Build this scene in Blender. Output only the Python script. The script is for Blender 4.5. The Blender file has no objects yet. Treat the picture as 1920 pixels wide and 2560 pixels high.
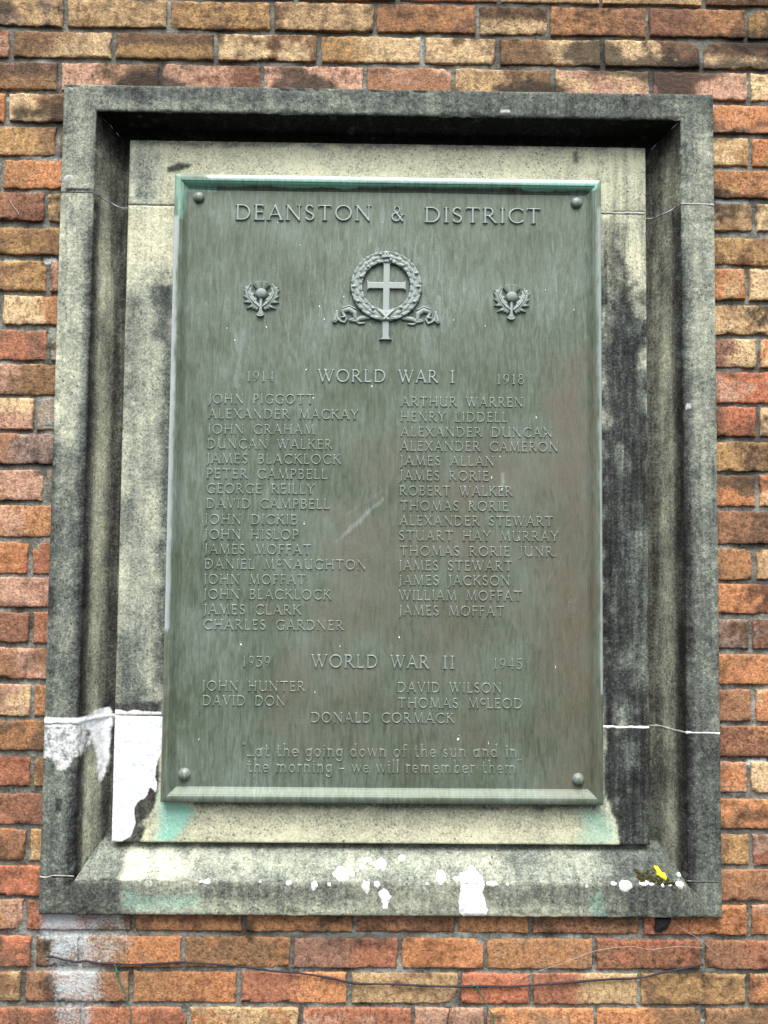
import bpy, math, random
import numpy as np
from mathutils import Matrix, Vector

random.seed(7)
SC = bpy.context.scene
COL = SC.collection

# ------------------------------------------------------------------ camera
F_PX, PITCH, YAW, ROLL, CX, CZ, CD = 2250.0, 0.0565046, -0.0119185, 0.0098033, 0.0, -0.1213147, 1.9208344


def cam_axes():
    cp, sp = math.cos(PITCH), math.sin(PITCH)
    cy, sy = math.cos(YAW), math.sin(YAW)
    cr, sr = math.cos(ROLL), math.sin(ROLL)
    rx = np.array([[1, 0, 0], [0, cp, -sp], [0, sp, cp]])
    rz = np.array([[cy, -sy, 0], [sy, cy, 0], [0, 0, 1]])
    rr = np.array([[cr, 0, -sr], [0, 1, 0], [sr, 0, cr]])
    return rz @ rx @ rr                      # columns: right, forward, up


AX = cam_axes()
CAM_POS = np.array([CX, -CD, CZ])
cam_data = bpy.data.cameras.new('camera')
cam_data.sensor_fit = 'VERTICAL'
cam_data.sensor_height = 36.0
cam_data.sensor_width = 27.0
cam_data.lens = 36.0 * F_PX / 2560.0
cam_data.clip_start = 0.05
cam_data.clip_end = 200.0
cam = bpy.data.objects.new('camera', cam_data)
COL.objects.link(cam)
m = Matrix.Identity(4)
for i in range(3):
    m[i][0] = AX[i, 0]
    m[i][1] = AX[i, 2]
    m[i][2] = -AX[i, 1]
    m[i][3] = CAM_POS[i]
cam.matrix_world = m
SC.camera = cam

# ------------------------------------------------------------------ light: an overcast sky, soft sun high in front of the wall
SUN_EL, SUN_AZ = math.radians(64), math.radians(-6)      # azimuth from straight out of the wall
world = bpy.data.worlds.new('World')
SC.world = world
world.use_nodes = True
wn = world.node_tree.nodes
wl = world.node_tree.links
wn.clear()
sky = wn.new('ShaderNodeTexSky')
sky.sky_type = 'NISHITA'
sky.sun_disc = False
sky.sun_elevation = SUN_EL
sky.sun_rotation = math.pi + SUN_AZ
sky.air_density = 1.0
sky.dust_density = 4.0
hs = wn.new('ShaderNodeHueSaturation')
hs.inputs['Saturation'].default_value = 0.28
bg = wn.new('ShaderNodeBackground')
bg.inputs['Strength'].default_value = 0.075
wo = wn.new('ShaderNodeOutputWorld')
wl.new(sky.outputs[0], hs.inputs['Color'])
wl.new(hs.outputs[0], bg.inputs['Color'])
wl.new(bg.outputs[0], wo.inputs['Surface'])

sun_data = bpy.data.lights.new('sun', 'SUN')
sun_data.energy = 1.5
sun_data.angle = math.radians(45)
sun_data.color = (1.0, 0.97, 0.92)
sun = bpy.data.objects.new('sun', sun_data)
COL.objects.link(sun)
sd = Vector((math.sin(SUN_AZ) * math.cos(SUN_EL), -math.cos(SUN_AZ) * math.cos(SUN_EL), math.sin(SUN_EL)))
sun.rotation_euler = sd.to_track_quat('Z', 'Y').to_euler()
sun.location = (0, -3, 4)

SC.view_settings.view_transform = 'Standard'
SC.view_settings.look = 'None'
SC.view_settings.gamma = 1.0
SC.view_settings.use_curve_mapping = False
SC.view_settings.exposure = 1.8

# ------------------------------------------------------------------ helpers
SRC = 1920.0 / 1659.0


def at_src(px, py, depth=0.0):
    """photo pixel (1920 x 2560) -> x, z in mm on the plane y = depth (m)"""
    d = AX @ np.array([(px - 960.0) / F_PX, 1.0, (1280.0 - py) / F_PX])
    t = (depth - CAM_POS[1]) / d[1]
    p = CAM_POS + t * d
    return p[0] * 1000.0, p[2] * 1000.0


def at(px, py, depth=0.0):
    return at_src(px * SRC, py * SRC, depth)


def lin(r, g, b, k=1.0):
    def f(c):
        c = c / 255.0
        return c / 12.92 if c <= 0.04045 else ((c + 0.055) / 1.055) ** 2.4
    return (f(r) * k, f(g) * k, f(b) * k)


def hash2(ix, iy, seed):
    h = (ix.astype(np.int64) * 374761393 + iy.astype(np.int64) * 668265263 + seed * 974634777) & 0x7fffffff
    h = ((h ^ (h >> 13)) * 1274126177) & 0x7fffffff
    h = (h ^ (h >> 16)) & 0xffff
    return h / 65535.0


def vnoise(x, y, seed=0):
    x = np.asarray(x, float)
    y = np.asarray(y, float)
    ix, iy = np.floor(x), np.floor(y)
    fx, fy = x - ix, y - iy
    fx = fx * fx * (3 - 2 * fx)
    fy = fy * fy * (3 - 2 * fy)
    a = hash2(ix, iy, seed)
    b = hash2(ix + 1, iy, seed)
    c = hash2(ix, iy + 1, seed)
    d = hash2(ix + 1, iy + 1, seed)
    return (a * (1 - fx) + b * fx) * (1 - fy) + (c * (1 - fx) + d * fx) * fy


def fbm(x, y, seed=0, octaves=4):
    s, amp, tot = 0, 0.5, 0
    for o in range(octaves):
        s = s + amp * vnoise(np.asarray(x) * 2 ** o + 17.3 * o, np.asarray(y) * 2 ** o - 9.1 * o, seed + o)
        tot += amp
        amp *= 0.5
    return s / tot


def sstep(a, b, v):
    t = np.clip((v - a) / (b - a), 0, 1)
    return t * t * (3 - 2 * t)


def poly_sdf(x, z, pts):
    """signed distance (negative inside) of the points to a polygon"""
    pts = np.asarray(pts, float)
    n = len(pts)
    d = np.full(x.shape, 1e18)
    inside = np.zeros(x.shape, bool)
    for i in range(n):
        ax, az = pts[i]
        bx, bz = pts[(i + 1) % n]
        ex, ez = bx - ax, bz - az
        wx, wz = x - ax, z - az
        t = np.clip((wx * ex + wz * ez) / (ex * ex + ez * ez + 1e-12), 0, 1)
        d = np.minimum(d, (wx - ex * t) ** 2 + (wz - ez * t) ** 2)
        c = ((az > z) != (bz > z)) & (x < (bx - ax) * (z - az) / (bz - az + 1e-12) + ax)
        inside ^= c
    d = np.sqrt(d)
    return np.where(inside, -d, d)


def set_props(o, label=None, cat=None, group=None, kind=None):
    if label:
        o['label'] = label
    if cat:
        o['category'] = cat
    if group:
        o['group'] = group
    if kind:
        o['kind'] = kind
    return o


def empty(name, loc, label, cat, group=None):
    o = bpy.data.objects.new(name, None)
    o.empty_display_size = 0.05
    COL.objects.link(o)
    o.location = loc
    return set_props(o, label, cat, group)


def mesh_obj(name, verts_mm, faces, mat, parent=None, smooth=True, attrs=None, mats=None, mat_index=None):
    """one mesh object; vertices given in world mm, stored relative to the parent"""
    v = np.asarray(verts_mm, float) / 1000.0
    off = np.zeros(3)
    p = parent
    while p is not None:
        off += np.array(p.location)
        p = p.parent
    v = v - off
    me = bpy.data.meshes.new(name)
    if isinstance(faces, np.ndarray):
        nf, k = faces.shape
        me.vertices.add(len(v))
        me.vertices.foreach_set('co', v.ravel())
        me.loops.add(nf * k)
        me.loops.foreach_set('vertex_index', faces.ravel().astype(np.int32))
        me.polygons.add(nf)
        me.polygons.foreach_set('loop_start', (np.arange(nf) * k).astype(np.int32))
        me.polygons.foreach_set('loop_total', np.full(nf, k, np.int32))
        me.update(calc_edges=True)
    else:
        me.from_pydata(v.tolist(), [], faces)
        me.update()
    for a, val in (attrs or {}).items():
        at_ = me.attributes.new(a, 'FLOAT_COLOR', 'POINT')
        c = np.ones((len(v), 4))
        val = np.asarray(val, float)
        c[:, :min(4, val.shape[1])] = val[:, :4]
        at_.data.foreach_set('color', c.ravel())
    for mm in (mats or [mat]):
        me.materials.append(mm)
    if mat_index is not None:
        me.polygons.foreach_set('material_index', np.asarray(mat_index, np.int32))
    if smooth:
        me.polygons.foreach_set('use_smooth', np.ones(len(me.polygons), bool))
    o = bpy.data.objects.new(name, me)
    COL.objects.link(o)
    if parent is not None:
        o.parent = parent
    return o


def grid_faces(nu, nv, flip=False, base=0):
    """quads of an nu x nv vertex grid stored row-major [u, v]"""
    a = np.arange(nu - 1)[:, None] * nv + np.arange(nv - 1)[None, :]
    q = np.stack([a, a + nv, a + nv + 1, a + 1], -1).reshape(-1, 4) + base
    return q[:, ::-1] if flip else q


# ------------------------------------------------------------------ materials
def new_mat(name):
    mt = bpy.data.materials.new(name)
    mt.use_nodes = True
    nt = mt.node_tree
    nt.nodes.clear()
    out = nt.nodes.new('ShaderNodeOutputMaterial')
    bs = nt.nodes.new('ShaderNodeBsdfPrincipled')
    nt.links.new(bs.outputs[0], out.inputs[0])
    return mt, nt, bs


class NT:
    def __init__(self, nt):
        self.nt = nt

    def put(self, sock, v):
        if hasattr(v, 'node'):
            self.nt.links.new(v, sock)
        elif isinstance(v, (tuple, list)) and len(v) == 3 and sock.type == 'RGBA':
            sock.default_value = (*v, 1)
        else:
            sock.default_value = v

    def pos(self, sx=1, sy=1, sz=1):
        g = self.nt.nodes.new('ShaderNodeNewGeometry')
        mp = self.nt.nodes.new('ShaderNodeMapping')
        mp.inputs['Scale'].default_value = (sx, sy, sz)
        self.nt.links.new(g.outputs['Position'], mp.inputs['Vector'])
        return mp.outputs[0]

    def noise(self, scale, detail=4, rough=0.55, vec=None, dist=0.0):
        n = self.nt.nodes.new('ShaderNodeTexNoise')
        self.put(n.inputs['Vector'], vec if vec is not None else self.pos())
        n.inputs['Scale'].default_value = scale
        n.inputs['Detail'].default_value = detail
        n.inputs['Roughness'].default_value = rough
        n.inputs['Distortion'].default_value = dist
        return n.outputs[0]

    def voro(self, scale, vec=None, feature='F1'):
        n = self.nt.nodes.new('ShaderNodeTexVoronoi')
        n.feature = feature
        self.put(n.inputs['Vector'], vec if vec is not None else self.pos())
        n.inputs['Scale'].default_value = scale
        return n.outputs['Distance']

    def math(self, op, a, b=None, c=None, clamp=False):
        n = self.nt.nodes.new('ShaderNodeMath')
        n.operation = op
        n.use_clamp = clamp
        for i, v in enumerate((a, b, c)):
            if v is not None:
                self.put(n.inputs[i], v)
        return n.outputs[0]

    def smooth(self, v, a, b, lo=0.0, hi=1.0):
        n = self.nt.nodes.new('ShaderNodeMapRange')
        n.interpolation_type = 'SMOOTHSTEP'
        self.put(n.inputs[0], v)
        n.inputs[1].default_value = a
        n.inputs[2].default_value = b
        n.inputs[3].default_value = lo
        n.inputs[4].default_value = hi
        return n.outputs[0]

    def mix(self, f, a, b, mode='MIX'):
        n = self.nt.nodes.new('ShaderNodeMix')
        n.data_type = 'RGBA'
        n.blend_type = mode
        self.put(n.inputs[0], f)
        self.put(n.inputs[6], a)
        self.put(n.inputs[7], b)
        return n.outputs[2]

    def ramp(self, f, stops):
        n = self.nt.nodes.new('ShaderNodeValToRGB')
        self.put(n.inputs[0], f)
        e = n.color_ramp.elements
        while len(e) < len(stops):
            e.new(0.5)
        for i, (p, c) in enumerate(stops):
            e[i].position = p
            e[i].color = (*c, 1)
        return n.outputs[0]

    def attr(self, name):
        n = self.nt.nodes.new('ShaderNodeAttribute')
        n.attribute_name = name
        self.last_attr = n
        return n.outputs['Color']

    def sep(self, c):
        n = self.nt.nodes.new('ShaderNodeSeparateColor')
        self.put(n.inputs[0], c)
        return n.outputs[0], n.outputs[1], n.outputs[2]

    def bump(self, h, strength, dist, normal=None):
        n = self.nt.nodes.new('ShaderNodeBump')
        n.inputs['Strength'].default_value = strength
        n.inputs['Distance'].default_value = dist
        self.put(n.inputs['Height'], h)
        if normal is not None:
            self.put(n.inputs['Normal'], normal)
        return n.outputs[0]


def sum3(N, *terms):
    """sum of (value, weight) pairs"""
    acc = None
    for v, w in terms:
        t = N.math('MULTIPLY', v, w)
        acc = t if acc is None else N.math('ADD', acc, t)
    return acc


def mat_brick():
    mt, nt, bs = new_mat('weathered_brick')
    N = NT(nt)
    ca = N.attr('col_a')
    rough_k = N.last_attr.outputs['Alpha']
    cb = N.attr('col_b')
    fac, white, soot = N.sep(N.attr('mask'))  # soot mask also carries the shadow painted below the frame
    n_mid = N.noise(38, 5, 0.6)
    n_fine = N.noise(210, 4, 0.65)
    n_big = N.noise(9, 3)
    f = N.math('ADD', fac, sum3(N, (N.math('SUBTRACT', n_mid, 0.5), 1.1), (N.math('SUBTRACT', n_fine, 0.5), 0.45)))
    base = N.mix(N.smooth(f, 0.3, 0.72), ca, cb)
    # grain of the drag-faced surface: pits and pale sand
    g = sum3(N, (n_fine, 0.65), (N.noise(95, 3, 0.6), 0.5))
    base = N.mix(rough_k, base, N.ramp(g, [(0.44, (0.26, 0.235, 0.21)), (0.56, (0.82, 0.8, 0.77)), (0.70, (1.42, 1.38, 1.28))]), 'MULTIPLY')
    drag = N.noise(1.0, 4, 0.65, N.pos(150, 60, 80), 0.8)
    base = N.mix(N.math('SUBTRACT', 1.15, rough_k), base, N.ramp(drag, [(0.36, (0.42, 0.39, 0.36)), (0.5, (1.0, 1.0, 1.0)), (0.66, (1.34, 1.31, 1.22))]), 'MULTIPLY')
    pits = N.smooth(N.math('ADD', N.voro(95), sum3(N, (n_fine, 0.35))), 0.2, 0.42)
    keep = N.math('MAXIMUM', pits, N.smooth(N.noise(26, 3), 0.36, 0.5))
    base = N.mix(N.math('SUBTRACT', 1.0, keep), base, N.mix(1.0, base, (0.25, 0.23, 0.22), 'MULTIPLY'))
    s = N.math('ADD', soot, sum3(N, (N.math('SUBTRACT', n_mid, 0.5), 0.9), (N.math('SUBTRACT', n_fine, 0.5), 0.4)))
    base = N.mix(N.smooth(s, 0.3, 0.8, 0, 0.85), base, (0.030, 0.025, 0.020))
    grime = sum3(N, (N.noise(5.0, 5, 0.65), 0.6), (n_mid, 0.45), (n_fine, 0.25))
    base = N.mix(N.smooth(grime, 0.64, 0.86, 0, 0.85), base, N.mix(1.0, base, (0.24, 0.21, 0.18), 'MULTIPLY'))
    w = N.math('ADD', white, sum3(N, (N.math('SUBTRACT', n_fine, 0.5), 0.9), (N.math('SUBTRACT', n_mid, 0.5), 0.5)))
    base = N.mix(N.smooth(w, 0.22, 0.8, 0, 0.95), base, (0.52, 0.57, 0.59))
    nt.links.new(base, bs.inputs['Base Color'])
    bs.inputs['Roughness'].default_value = 0.92
    bs.inputs['Specular IOR Level'].default_value = 0.25
    b1 = N.bump(sum3(N, (n_fine, 1.0), (N.noise(90, 3), 1.0)), 0.7, 0.0035)
    nt.links.new(b1, bs.inputs['Normal'])
    return mt


def mat_mortar():
    mt, nt, bs = new_mat('old_mortar')
    N = NT(nt)
    _, white, soot = N.sep(N.attr('mask'))  # soot includes the frame's painted shadow
    n1 = N.noise(16, 4, 0.6)
    n2 = N.noise(150, 4, 0.65)
    c = N.ramp(sum3(N, (n1, 0.75), (n2, 0.5)), [(0.46, (0.045, 0.043, 0.036)), (0.6, (0.14, 0.14, 0.12)), (0.73, (0.27, 0.275, 0.245)), (0.85, (0.52, 0.54, 0.5))])
    c = N.mix(N.smooth(N.math('ADD', soot, sum3(N, (N.math('SUBTRACT', n2, 0.5), 0.7))), 0.3, 0.8, 0, 0.8), c, (0.035, 0.032, 0.03))
    w = N.math('ADD', white, sum3(N, (N.math('SUBTRACT', n2, 0.5), 0.9)))
    c = N.mix(N.smooth(w, 0.22, 0.8, 0, 0.95), c, (0.56, 0.61, 0.62))
    nt.links.new(c, bs.inputs['Base Color'])
    bs.inputs['Roughness'].default_value = 0.95
    bs.inputs['Specular IOR Level'].default_value = 0.2
    nt.links.new(N.bump(sum3(N, (n2, 1.0), (N.noise(60, 3), 1.0)), 0.8, 0.004), bs.inputs['Normal'])
    return mt


def mat_stone():
    mt, nt, bs = new_mat('weathered_sandstone')
    N = NT(nt)
    tone, white, green = N.sep(N.attr('mask'))
    warm, streak, moss = N.sep(N.attr('mask2'))
    n1 = N.noise(13, 4, 0.6)
    n2 = N.noise(170, 4, 0.7)
    n3 = N.noise(60, 3, 0.6)
    ns = N.noise(1.0, 4, 0.6, N.pos(75, 30, 5), 0.3)
    c0 = lambda v: N.math('SUBTRACT', v, 0.5)
    n4 = N.noise(330, 2, 0.6)
    t = N.math('ADD', tone, sum3(N, (c0(n1), 0.5), (c0(n2), 0.72), (c0(n3), 0.34), (c0(n4), 0.55), (N.math('MULTIPLY', c0(ns), streak), 0.95)))
    cool = N.ramp(t, [(0.0, (0.010, 0.010, 0.011)), (0.22, (0.037, 0.043, 0.045)), (0.45, (0.112, 0.136, 0.126)), (0.7, (0.295, 0.325, 0.272)), (0.95, (0.60, 0.62, 0.47))])
    wrm = N.ramp(t, [(0.0, (0.012, 0.010, 0.008)), (0.22, (0.050, 0.043, 0.032)), (0.45, (0.140, 0.132, 0.088)), (0.7, (0.35, 0.34, 0.225)), (0.95, (0.65, 0.63, 0.43))])
    c = N.mix(warm, cool, wrm)
    ro = N.math('MULTIPLY', N.smooth(N.math('ADD', N.voro(34), sum3(N, (c0(n2), 1.1), (c0(n3), 0.6))), 0.34, 0.10), N.smooth(N.noise(7, 2), 0.52, 0.66))
    c = N.mix(N.math('MULTIPLY', ro, 0.22), c, (0.42, 0.46, 0.38))
    # dark lichen pits and pale grains
    pit = N.smooth(N.voro(90), 0.10, 0.26)
    keep = N.math('MAXIMUM', pit, N.smooth(N.noise(21, 3), 0.42, 0.56))
    c = N.mix(N.math('MULTIPLY', N.math('SUBTRACT', 1.0, keep), 0.75), c, (0.022, 0.022, 0.022))
    gr = N.smooth(N.math('ADD', green, sum3(N, (c0(n1), 0.25), (c0(n2), 0.3))), 0.15, 1.0)
    c = N.mix(gr, c, N.mix(n2, (0.12, 0.36, 0.28), (0.42, 0.70, 0.58)))
    ms = N.smooth(N.math('ADD', moss, sum3(N, (c0(n2), 0.9), (c0(n3), 0.6))), 0.35, 0.8)
    c = N.mix(ms, c, (0.075, 0.085, 0.012))
    w = N.math('ADD', white, sum3(N, (c0(n2), 0.45), (c0(n3), 0.35)))
    c = N.mix(N.smooth(w, 0.28, 0.70), c, N.mix(N.smooth(N.math('ADD', n3, sum3(N, (c0(n2), 0.6))), 0.35, 0.6), (0.56, 0.61, 0.66), (0.86, 0.87, 0.86)))
    nt.links.new(c, bs.inputs['Base Color'])
    bs.inputs['Roughness'].default_value = 0.93
    bs.inputs['Specular IOR Level'].default_value = 0.2
    nt.links.new(N.bump(sum3(N, (n2, 1.0), (n3, 1.2)), 0.55, 0.0025), bs.inputs['Normal'])
    return mt


def mat_bronze():
    mt, nt, bs = new_mat('patinated_bronze')
    N = NT(nt)
    pale, green, brown = N.sep(N.attr('mask'))
    c0 = lambda v: N.math('SUBTRACT', v, 0.5)
    runs = N.noise(1.0, 4, 0.62, N.pos(120, 40, 22), 1.1)
    runs2 = N.noise(1.0, 3, 0.6, N.pos(210, 60, 20), 0.4)
    cloud = N.noise(5.5, 4, 0.6)
    grain = N.noise(420, 3, 0.6)
    t = sum3(N, (runs, 0.50), (runs2, 0.20), (cloud, 0.42))
    c = N.ramp(t, [(0.36, (0.050, 0.062, 0.040)), (0.5, (0.086, 0.110, 0.076)), (0.6, (0.120, 0.154, 0.120)), (0.74, (0.175, 0.222, 0.195))])
    br = N.smooth(N.math('ADD', brown, sum3(N, (c0(N.noise(8.0, 3)), 0.9), (c0(runs), 0.6))), 0.15, 0.75, 0, 0.85)
    c = N.mix(br, c, N.mix(runs, (0.088, 0.074, 0.042), (0.150, 0.138, 0.106)))
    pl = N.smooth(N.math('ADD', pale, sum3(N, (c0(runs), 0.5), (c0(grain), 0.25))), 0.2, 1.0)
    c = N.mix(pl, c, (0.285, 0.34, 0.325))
    c = N.mix(N.smooth(N.math('ADD', pale, sum3(N, (c0(runs2), 0.5))), 1.0, 2.0), c, (0.44, 0.455, 0.475))
    gr = N.smooth(N.math('ADD', green, sum3(N, (c0(cloud), 0.5), (c0(runs2), 0.5))), 0.25, 0.9)
    c = N.mix(gr, c, N.mix(runs2, (0.12, 0.36, 0.25), (0.36, 0.68, 0.56)))
    c = N.mix(1.0, c, N.ramp(grain, [(0.3, (0.86, 0.86, 0.86)), (0.7, (1.12, 1.12, 1.12))]), 'MULTIPLY')
    nt.links.new(c, bs.inputs['Base Color'])
    bs.inputs['Metallic'].default_value = 0.12
    nt.links.new(N.smooth(t, 0.3, 0.75, 0.36, 0.55), bs.inputs['Roughness'])
    bs.inputs['Specular IOR Level'].default_value = 0.5
    nt.links.new(N.bump(sum3(N, (grain, 1.0), (cloud, 2.0)), 0.25, 0.0012), bs.inputs['Normal'])
    return mt


def mat_plain(name, col, rough=0.8, var=0.25, scale=60, bump=0.0):
    mt, nt, bs = new_mat(name)
    N = NT(nt)
    n = N.noise(scale, 4, 0.6)
    lo = tuple(v * (1 - var) for v in col)
    hi = tuple(min(1, v * (1 + var)) for v in col)
    nt.links.new(N.ramp(sum3(N, (n, 0.6), (N.noise(scale * 3, 3, 0.6), 0.45)), [(0.38, lo), (0.66, hi)]), bs.inputs['Base Color'])
    bs.inputs['Roughness'].default_value = rough
    bs.inputs['Specular IOR Level'].default_value = 0.3
    if bump:
        nt.links.new(N.bump(n, bump, 0.002), bs.inputs['Normal'])
    return mt


M_BRICK, M_MORTAR, M_STONE, M_BRONZE = mat_brick(), mat_mortar(), mat_stone(), mat_bronze()
M_WHITE = mat_plain('white_lime', (0.72, 0.73, 0.71), 0.92, 0.3, 90, 1.0)
M_PALE_JOINT = mat_plain('pale_lime_mortar', (0.40, 0.40, 0.37), 0.95, 0.3, 90, 0.4)
M_GREY_JOINT = mat_plain('grey_lime_mortar', (0.15, 0.15, 0.14), 0.95, 0.4, 90, 0.4)
M_WIRE = mat_plain('dark_wire', (0.030, 0.024, 0.030), 0.8, 0.3, 80)
M_TWINE = mat_plain('green_twine', (0.02, 0.13, 0.075), 0.7, 0.3, 200)
M_LEAF = mat_plain('yellow_leaf', (0.58, 0.52, 0.03), 0.7, 0.35, 150)
M_MOSS = mat_plain('dark_moss', (0.045, 0.045, 0.010), 0.95, 0.6, 200, 0.6)
M_BLACK = mat_plain('black_lump', (0.008, 0.008, 0.009), 0.7, 0.3, 90)
M_WEB = mat_plain('dusty_thread', (0.36, 0.32, 0.29), 0.8, 0.2, 90)
M_FLECK = mat_plain('white_fleck', (0.5, 0.52, 0.46), 0.8, 0.2, 90)

# ------------------------------------------------------------------ stain painting
def px_poly(pts, depth):
    return [at(px, py, depth) for px, py in pts]


def paint(arr, x, z, pts, depth, value, soft=8.0, warp=6.0, wscale=0.03, strength=1.0, seed=3, stretch=1.0):
    """blend `value` into arr inside a polygon given in photo coordinates (1659 wide), with a ragged soft edge"""
    wx = (fbm(x * wscale, z * wscale * stretch, seed) - 0.5) * 2 * warp
    wz = (fbm(x * wscale, z * wscale * stretch, seed + 11) - 0.5) * 2 * warp / max(stretch, 0.2)
    d = poly_sdf(x + wx, z + wz, px_poly(pts, depth))
    a = sstep(soft, -soft, d) * strength
    arr[:] = arr * (1 - a) + value * a
    return arr


# ================================================================== brick wall
COURSES = {
    1: (1035.7, 977.8, 1036.9, 978.5), 2: (966.1, 904.9, 966.6, 907.0), 3: (894.1, 832.2, 893.0, 831.5),
    4: (820.6, 757.7, 818.8, 757.9), 5: (745.6, 683.4, 745.9, 685.7), 6: (672.3, 611.7, 671.7, 611.5),
    7: (595.3, 536.7, 596.3, 535.8), 8: (522.6, 457.7, 526.1, 459.1), 9: (445.9, 384.6, 446.3, 382.3),
    10: (371.2, 306.0, 372.3, 309.9), 11: (297.3, 231.4, 298.9, 232.0), 12: (222.8, 156.4, 222.9, 158.9),
    13: (146.9, 82.5, 147.1, 83.4), 14: (68.8, 4.7, 73.9, 7.9), 15: (-7.2, -73.6, -3.8, -72.5),
    16: (-85.5, -150.7, -84.5, -149.2), 17: (-160.0, -222.0, -158.9, -222.3), 18: (-233.4, -296.3, -233.8, -296.1),
    19: (-308.1, -371.6, -308.4, -371.7), 20: (-384.1, -449.0, -382.6, -449.0), 21: (-460.7, -521.2, -459.1, -523.5),
    22: (-534.4, -593.8, -534.9, -598.0), 23: (-611.9, -674.0, -611.8, -673.1), 24: (-684.9, -747.9, -685.1, -747.4),
    25: (-759.0, -818.7, -758.7, -821.4), 26: (-827.7, -887.7, -831.0, -891.0), 27: (-901.4, -962.4, -903.2, -961.9),
    28: (-973.2, -1031.9, -972.5, -1033.7), 29: (-1045.0, -1105.0, -1042.5, -1104.0),
    0: (1110.0, 1048.4, 1111.1, 1047.4), -1: (1182.0, 1121.0, 1182.0, 1120.3),
}
for k in range(-8, -1):
    t = 1182.0 + (-1 - k) * 74.0
    COURSES[k] = (t, t - 62, t, t - 62)
for k in range(30, 38):
    t = -1045.0 - (k - 29) * 74.0
    COURSES[k] = (t, t - 62, t, t - 62)

PAL = {'T': (204, 178, 134), 'Y': (180, 148, 98), 'B': (240, 214, 168), 'N': (122, 98, 70), 't': (154, 124, 94), 'O': (206, 140, 94), 'o': (172, 124, 84),
       'R': (164, 102, 80), 'r': (190, 110, 82), 'n': (144, 104, 80), 'M': (106, 68, 58), 'm': (140, 106, 96), 'P': (204, 164, 144), 'K': (56, 48, 43), 'G': (132, 124, 121), 'C': (148, 150, 138), 'D': (72, 62, 48)}
# joints in photo pixels (1920 wide) and the look of the bricks between them: a colour, or two with > (left to right), / (top to bottom), * (mottled)
FULL_ROWS = {
    -1: ([1502, 1760], ['T', 'T*N', 'D*N']),
    0: ([162, 422.5, 678.6, 938, 1194, 1372.6, 1619.5, 1868], ['T*G', 'T*Y', 'Y*N', 'T*N', 'o*n', 'D/B', 'o>n', 'M>o', 'Y*D']),
    1: ([27, 284, 538.5, 797, 1056.7, 1246, 1505.7, 1756], ['P*R', 'N>B', 'D/Y', 'B*N', 'Y>B', 'B*N', 'N>B', 'B>K', 'K/B']),
    2: ([148, 400, 655, 912, 1134, 1382, 1629, 1874], ['K/N', 'P>D', 'P>M', 'P*m', 'n*P', 'T>N', 'P*B', 'm>P', 'B']),
    26: ([62, 332, 610, 887, 1142, 1326, 1604, 1874], ['P*o', 'R>D', 'o*M', 'o*D', 'n*D', 'o', 'n*D', 'R>O', 'O*P']),
    27: ([83, 200, 457, 729, 1001, 1213, 1486, 1758], ['r*M', 'D', 't>O', 'o*N', 'm>R', 'O', 'o*t', 'R*n', 'n>R']),
    28: ([56, 328, 596, 873, 1149, 1328, 1598, 1870], ['N*T', 'n*t', 'o>O', 'R>O', 'T*t', 'r', 'R>T', 'Y*N', 'O*B']),
    29: ([205, 471, 752, 1031, 1213, 1488, 1758], ['M*R', 'R', 'T*O', 'R*P', 'P*O', 'O*t', 'O>N', 'N*D']),
}
SIDE_ROWS = {
    3: ([17], ['O', 'B>N'], [], ['O*P']), 4: ([143], ['Y*N', 'N'], [1877], ['Y*B', 'O*Y']),
    5: ([3], ['T', 'o>O'], [], ['o*Y']), 6: ([114], ['M*n', 'T*N'], [1887], ['T*N', 'B']),
    7: ([], ['N*Y'], [], ['Y*N']), 8: ([119], ['Y*N', 'G*P'], [1870], ['O*T', 'B']),
    9: ([3], ['Y', 'B>o'], [], ['T*N']), 10: ([122], ['R*M', 'C'], [1897], ['m>B', 'O*B']),
    11: ([], ['P>N'], [], ['r*P']), 12: ([88], ['B/P', 'C'], [1896], ['M>r', 'B']),
    13: ([], ['n>G'], [], ['Y*N']), 14: ([112], ['M>P', 'C'], [1894], ['D/O', 'O*B']),
    15: ([], ['P>o'], [], ['n>K']), 16: ([75], ['O*r', 'R*O'], [1886], ['o*N', 'T*N']),
    17: ([], ['m*P'], [], ['O>M']), 18: ([76], ['O>M', 'R*n'], [1877], ['G*K', 'M*G']),
    19: ([], ['n*P'], [], ['O*o']), 20: ([80], ['P*B', 'o*N'], [1885], ['n*o', 'O*B']),
    21: ([], ['D*o'], [], ['M*o']), 22: ([80], ['R*r', 'N*Y'], [1874], ['O*P', 'B*O']),
    23: ([], ['M*R'], [], ['O*o']), 24: ([70], ['n*O', 'Y*T'], [1879], ['N>Y', 'P*R']),
    25: ([], ['r*R'], [], ['n*o']),
}
RAND = ['T*N', 'o*n', 'R*n', 'n*M', 'O*o', 'Y*N', 'P*R', 'M*R', 'N*D', 'B*T', 'O*P', 'R>O', 'N>B']
WX0, WX1 = -1750.0, 1800.0


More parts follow.
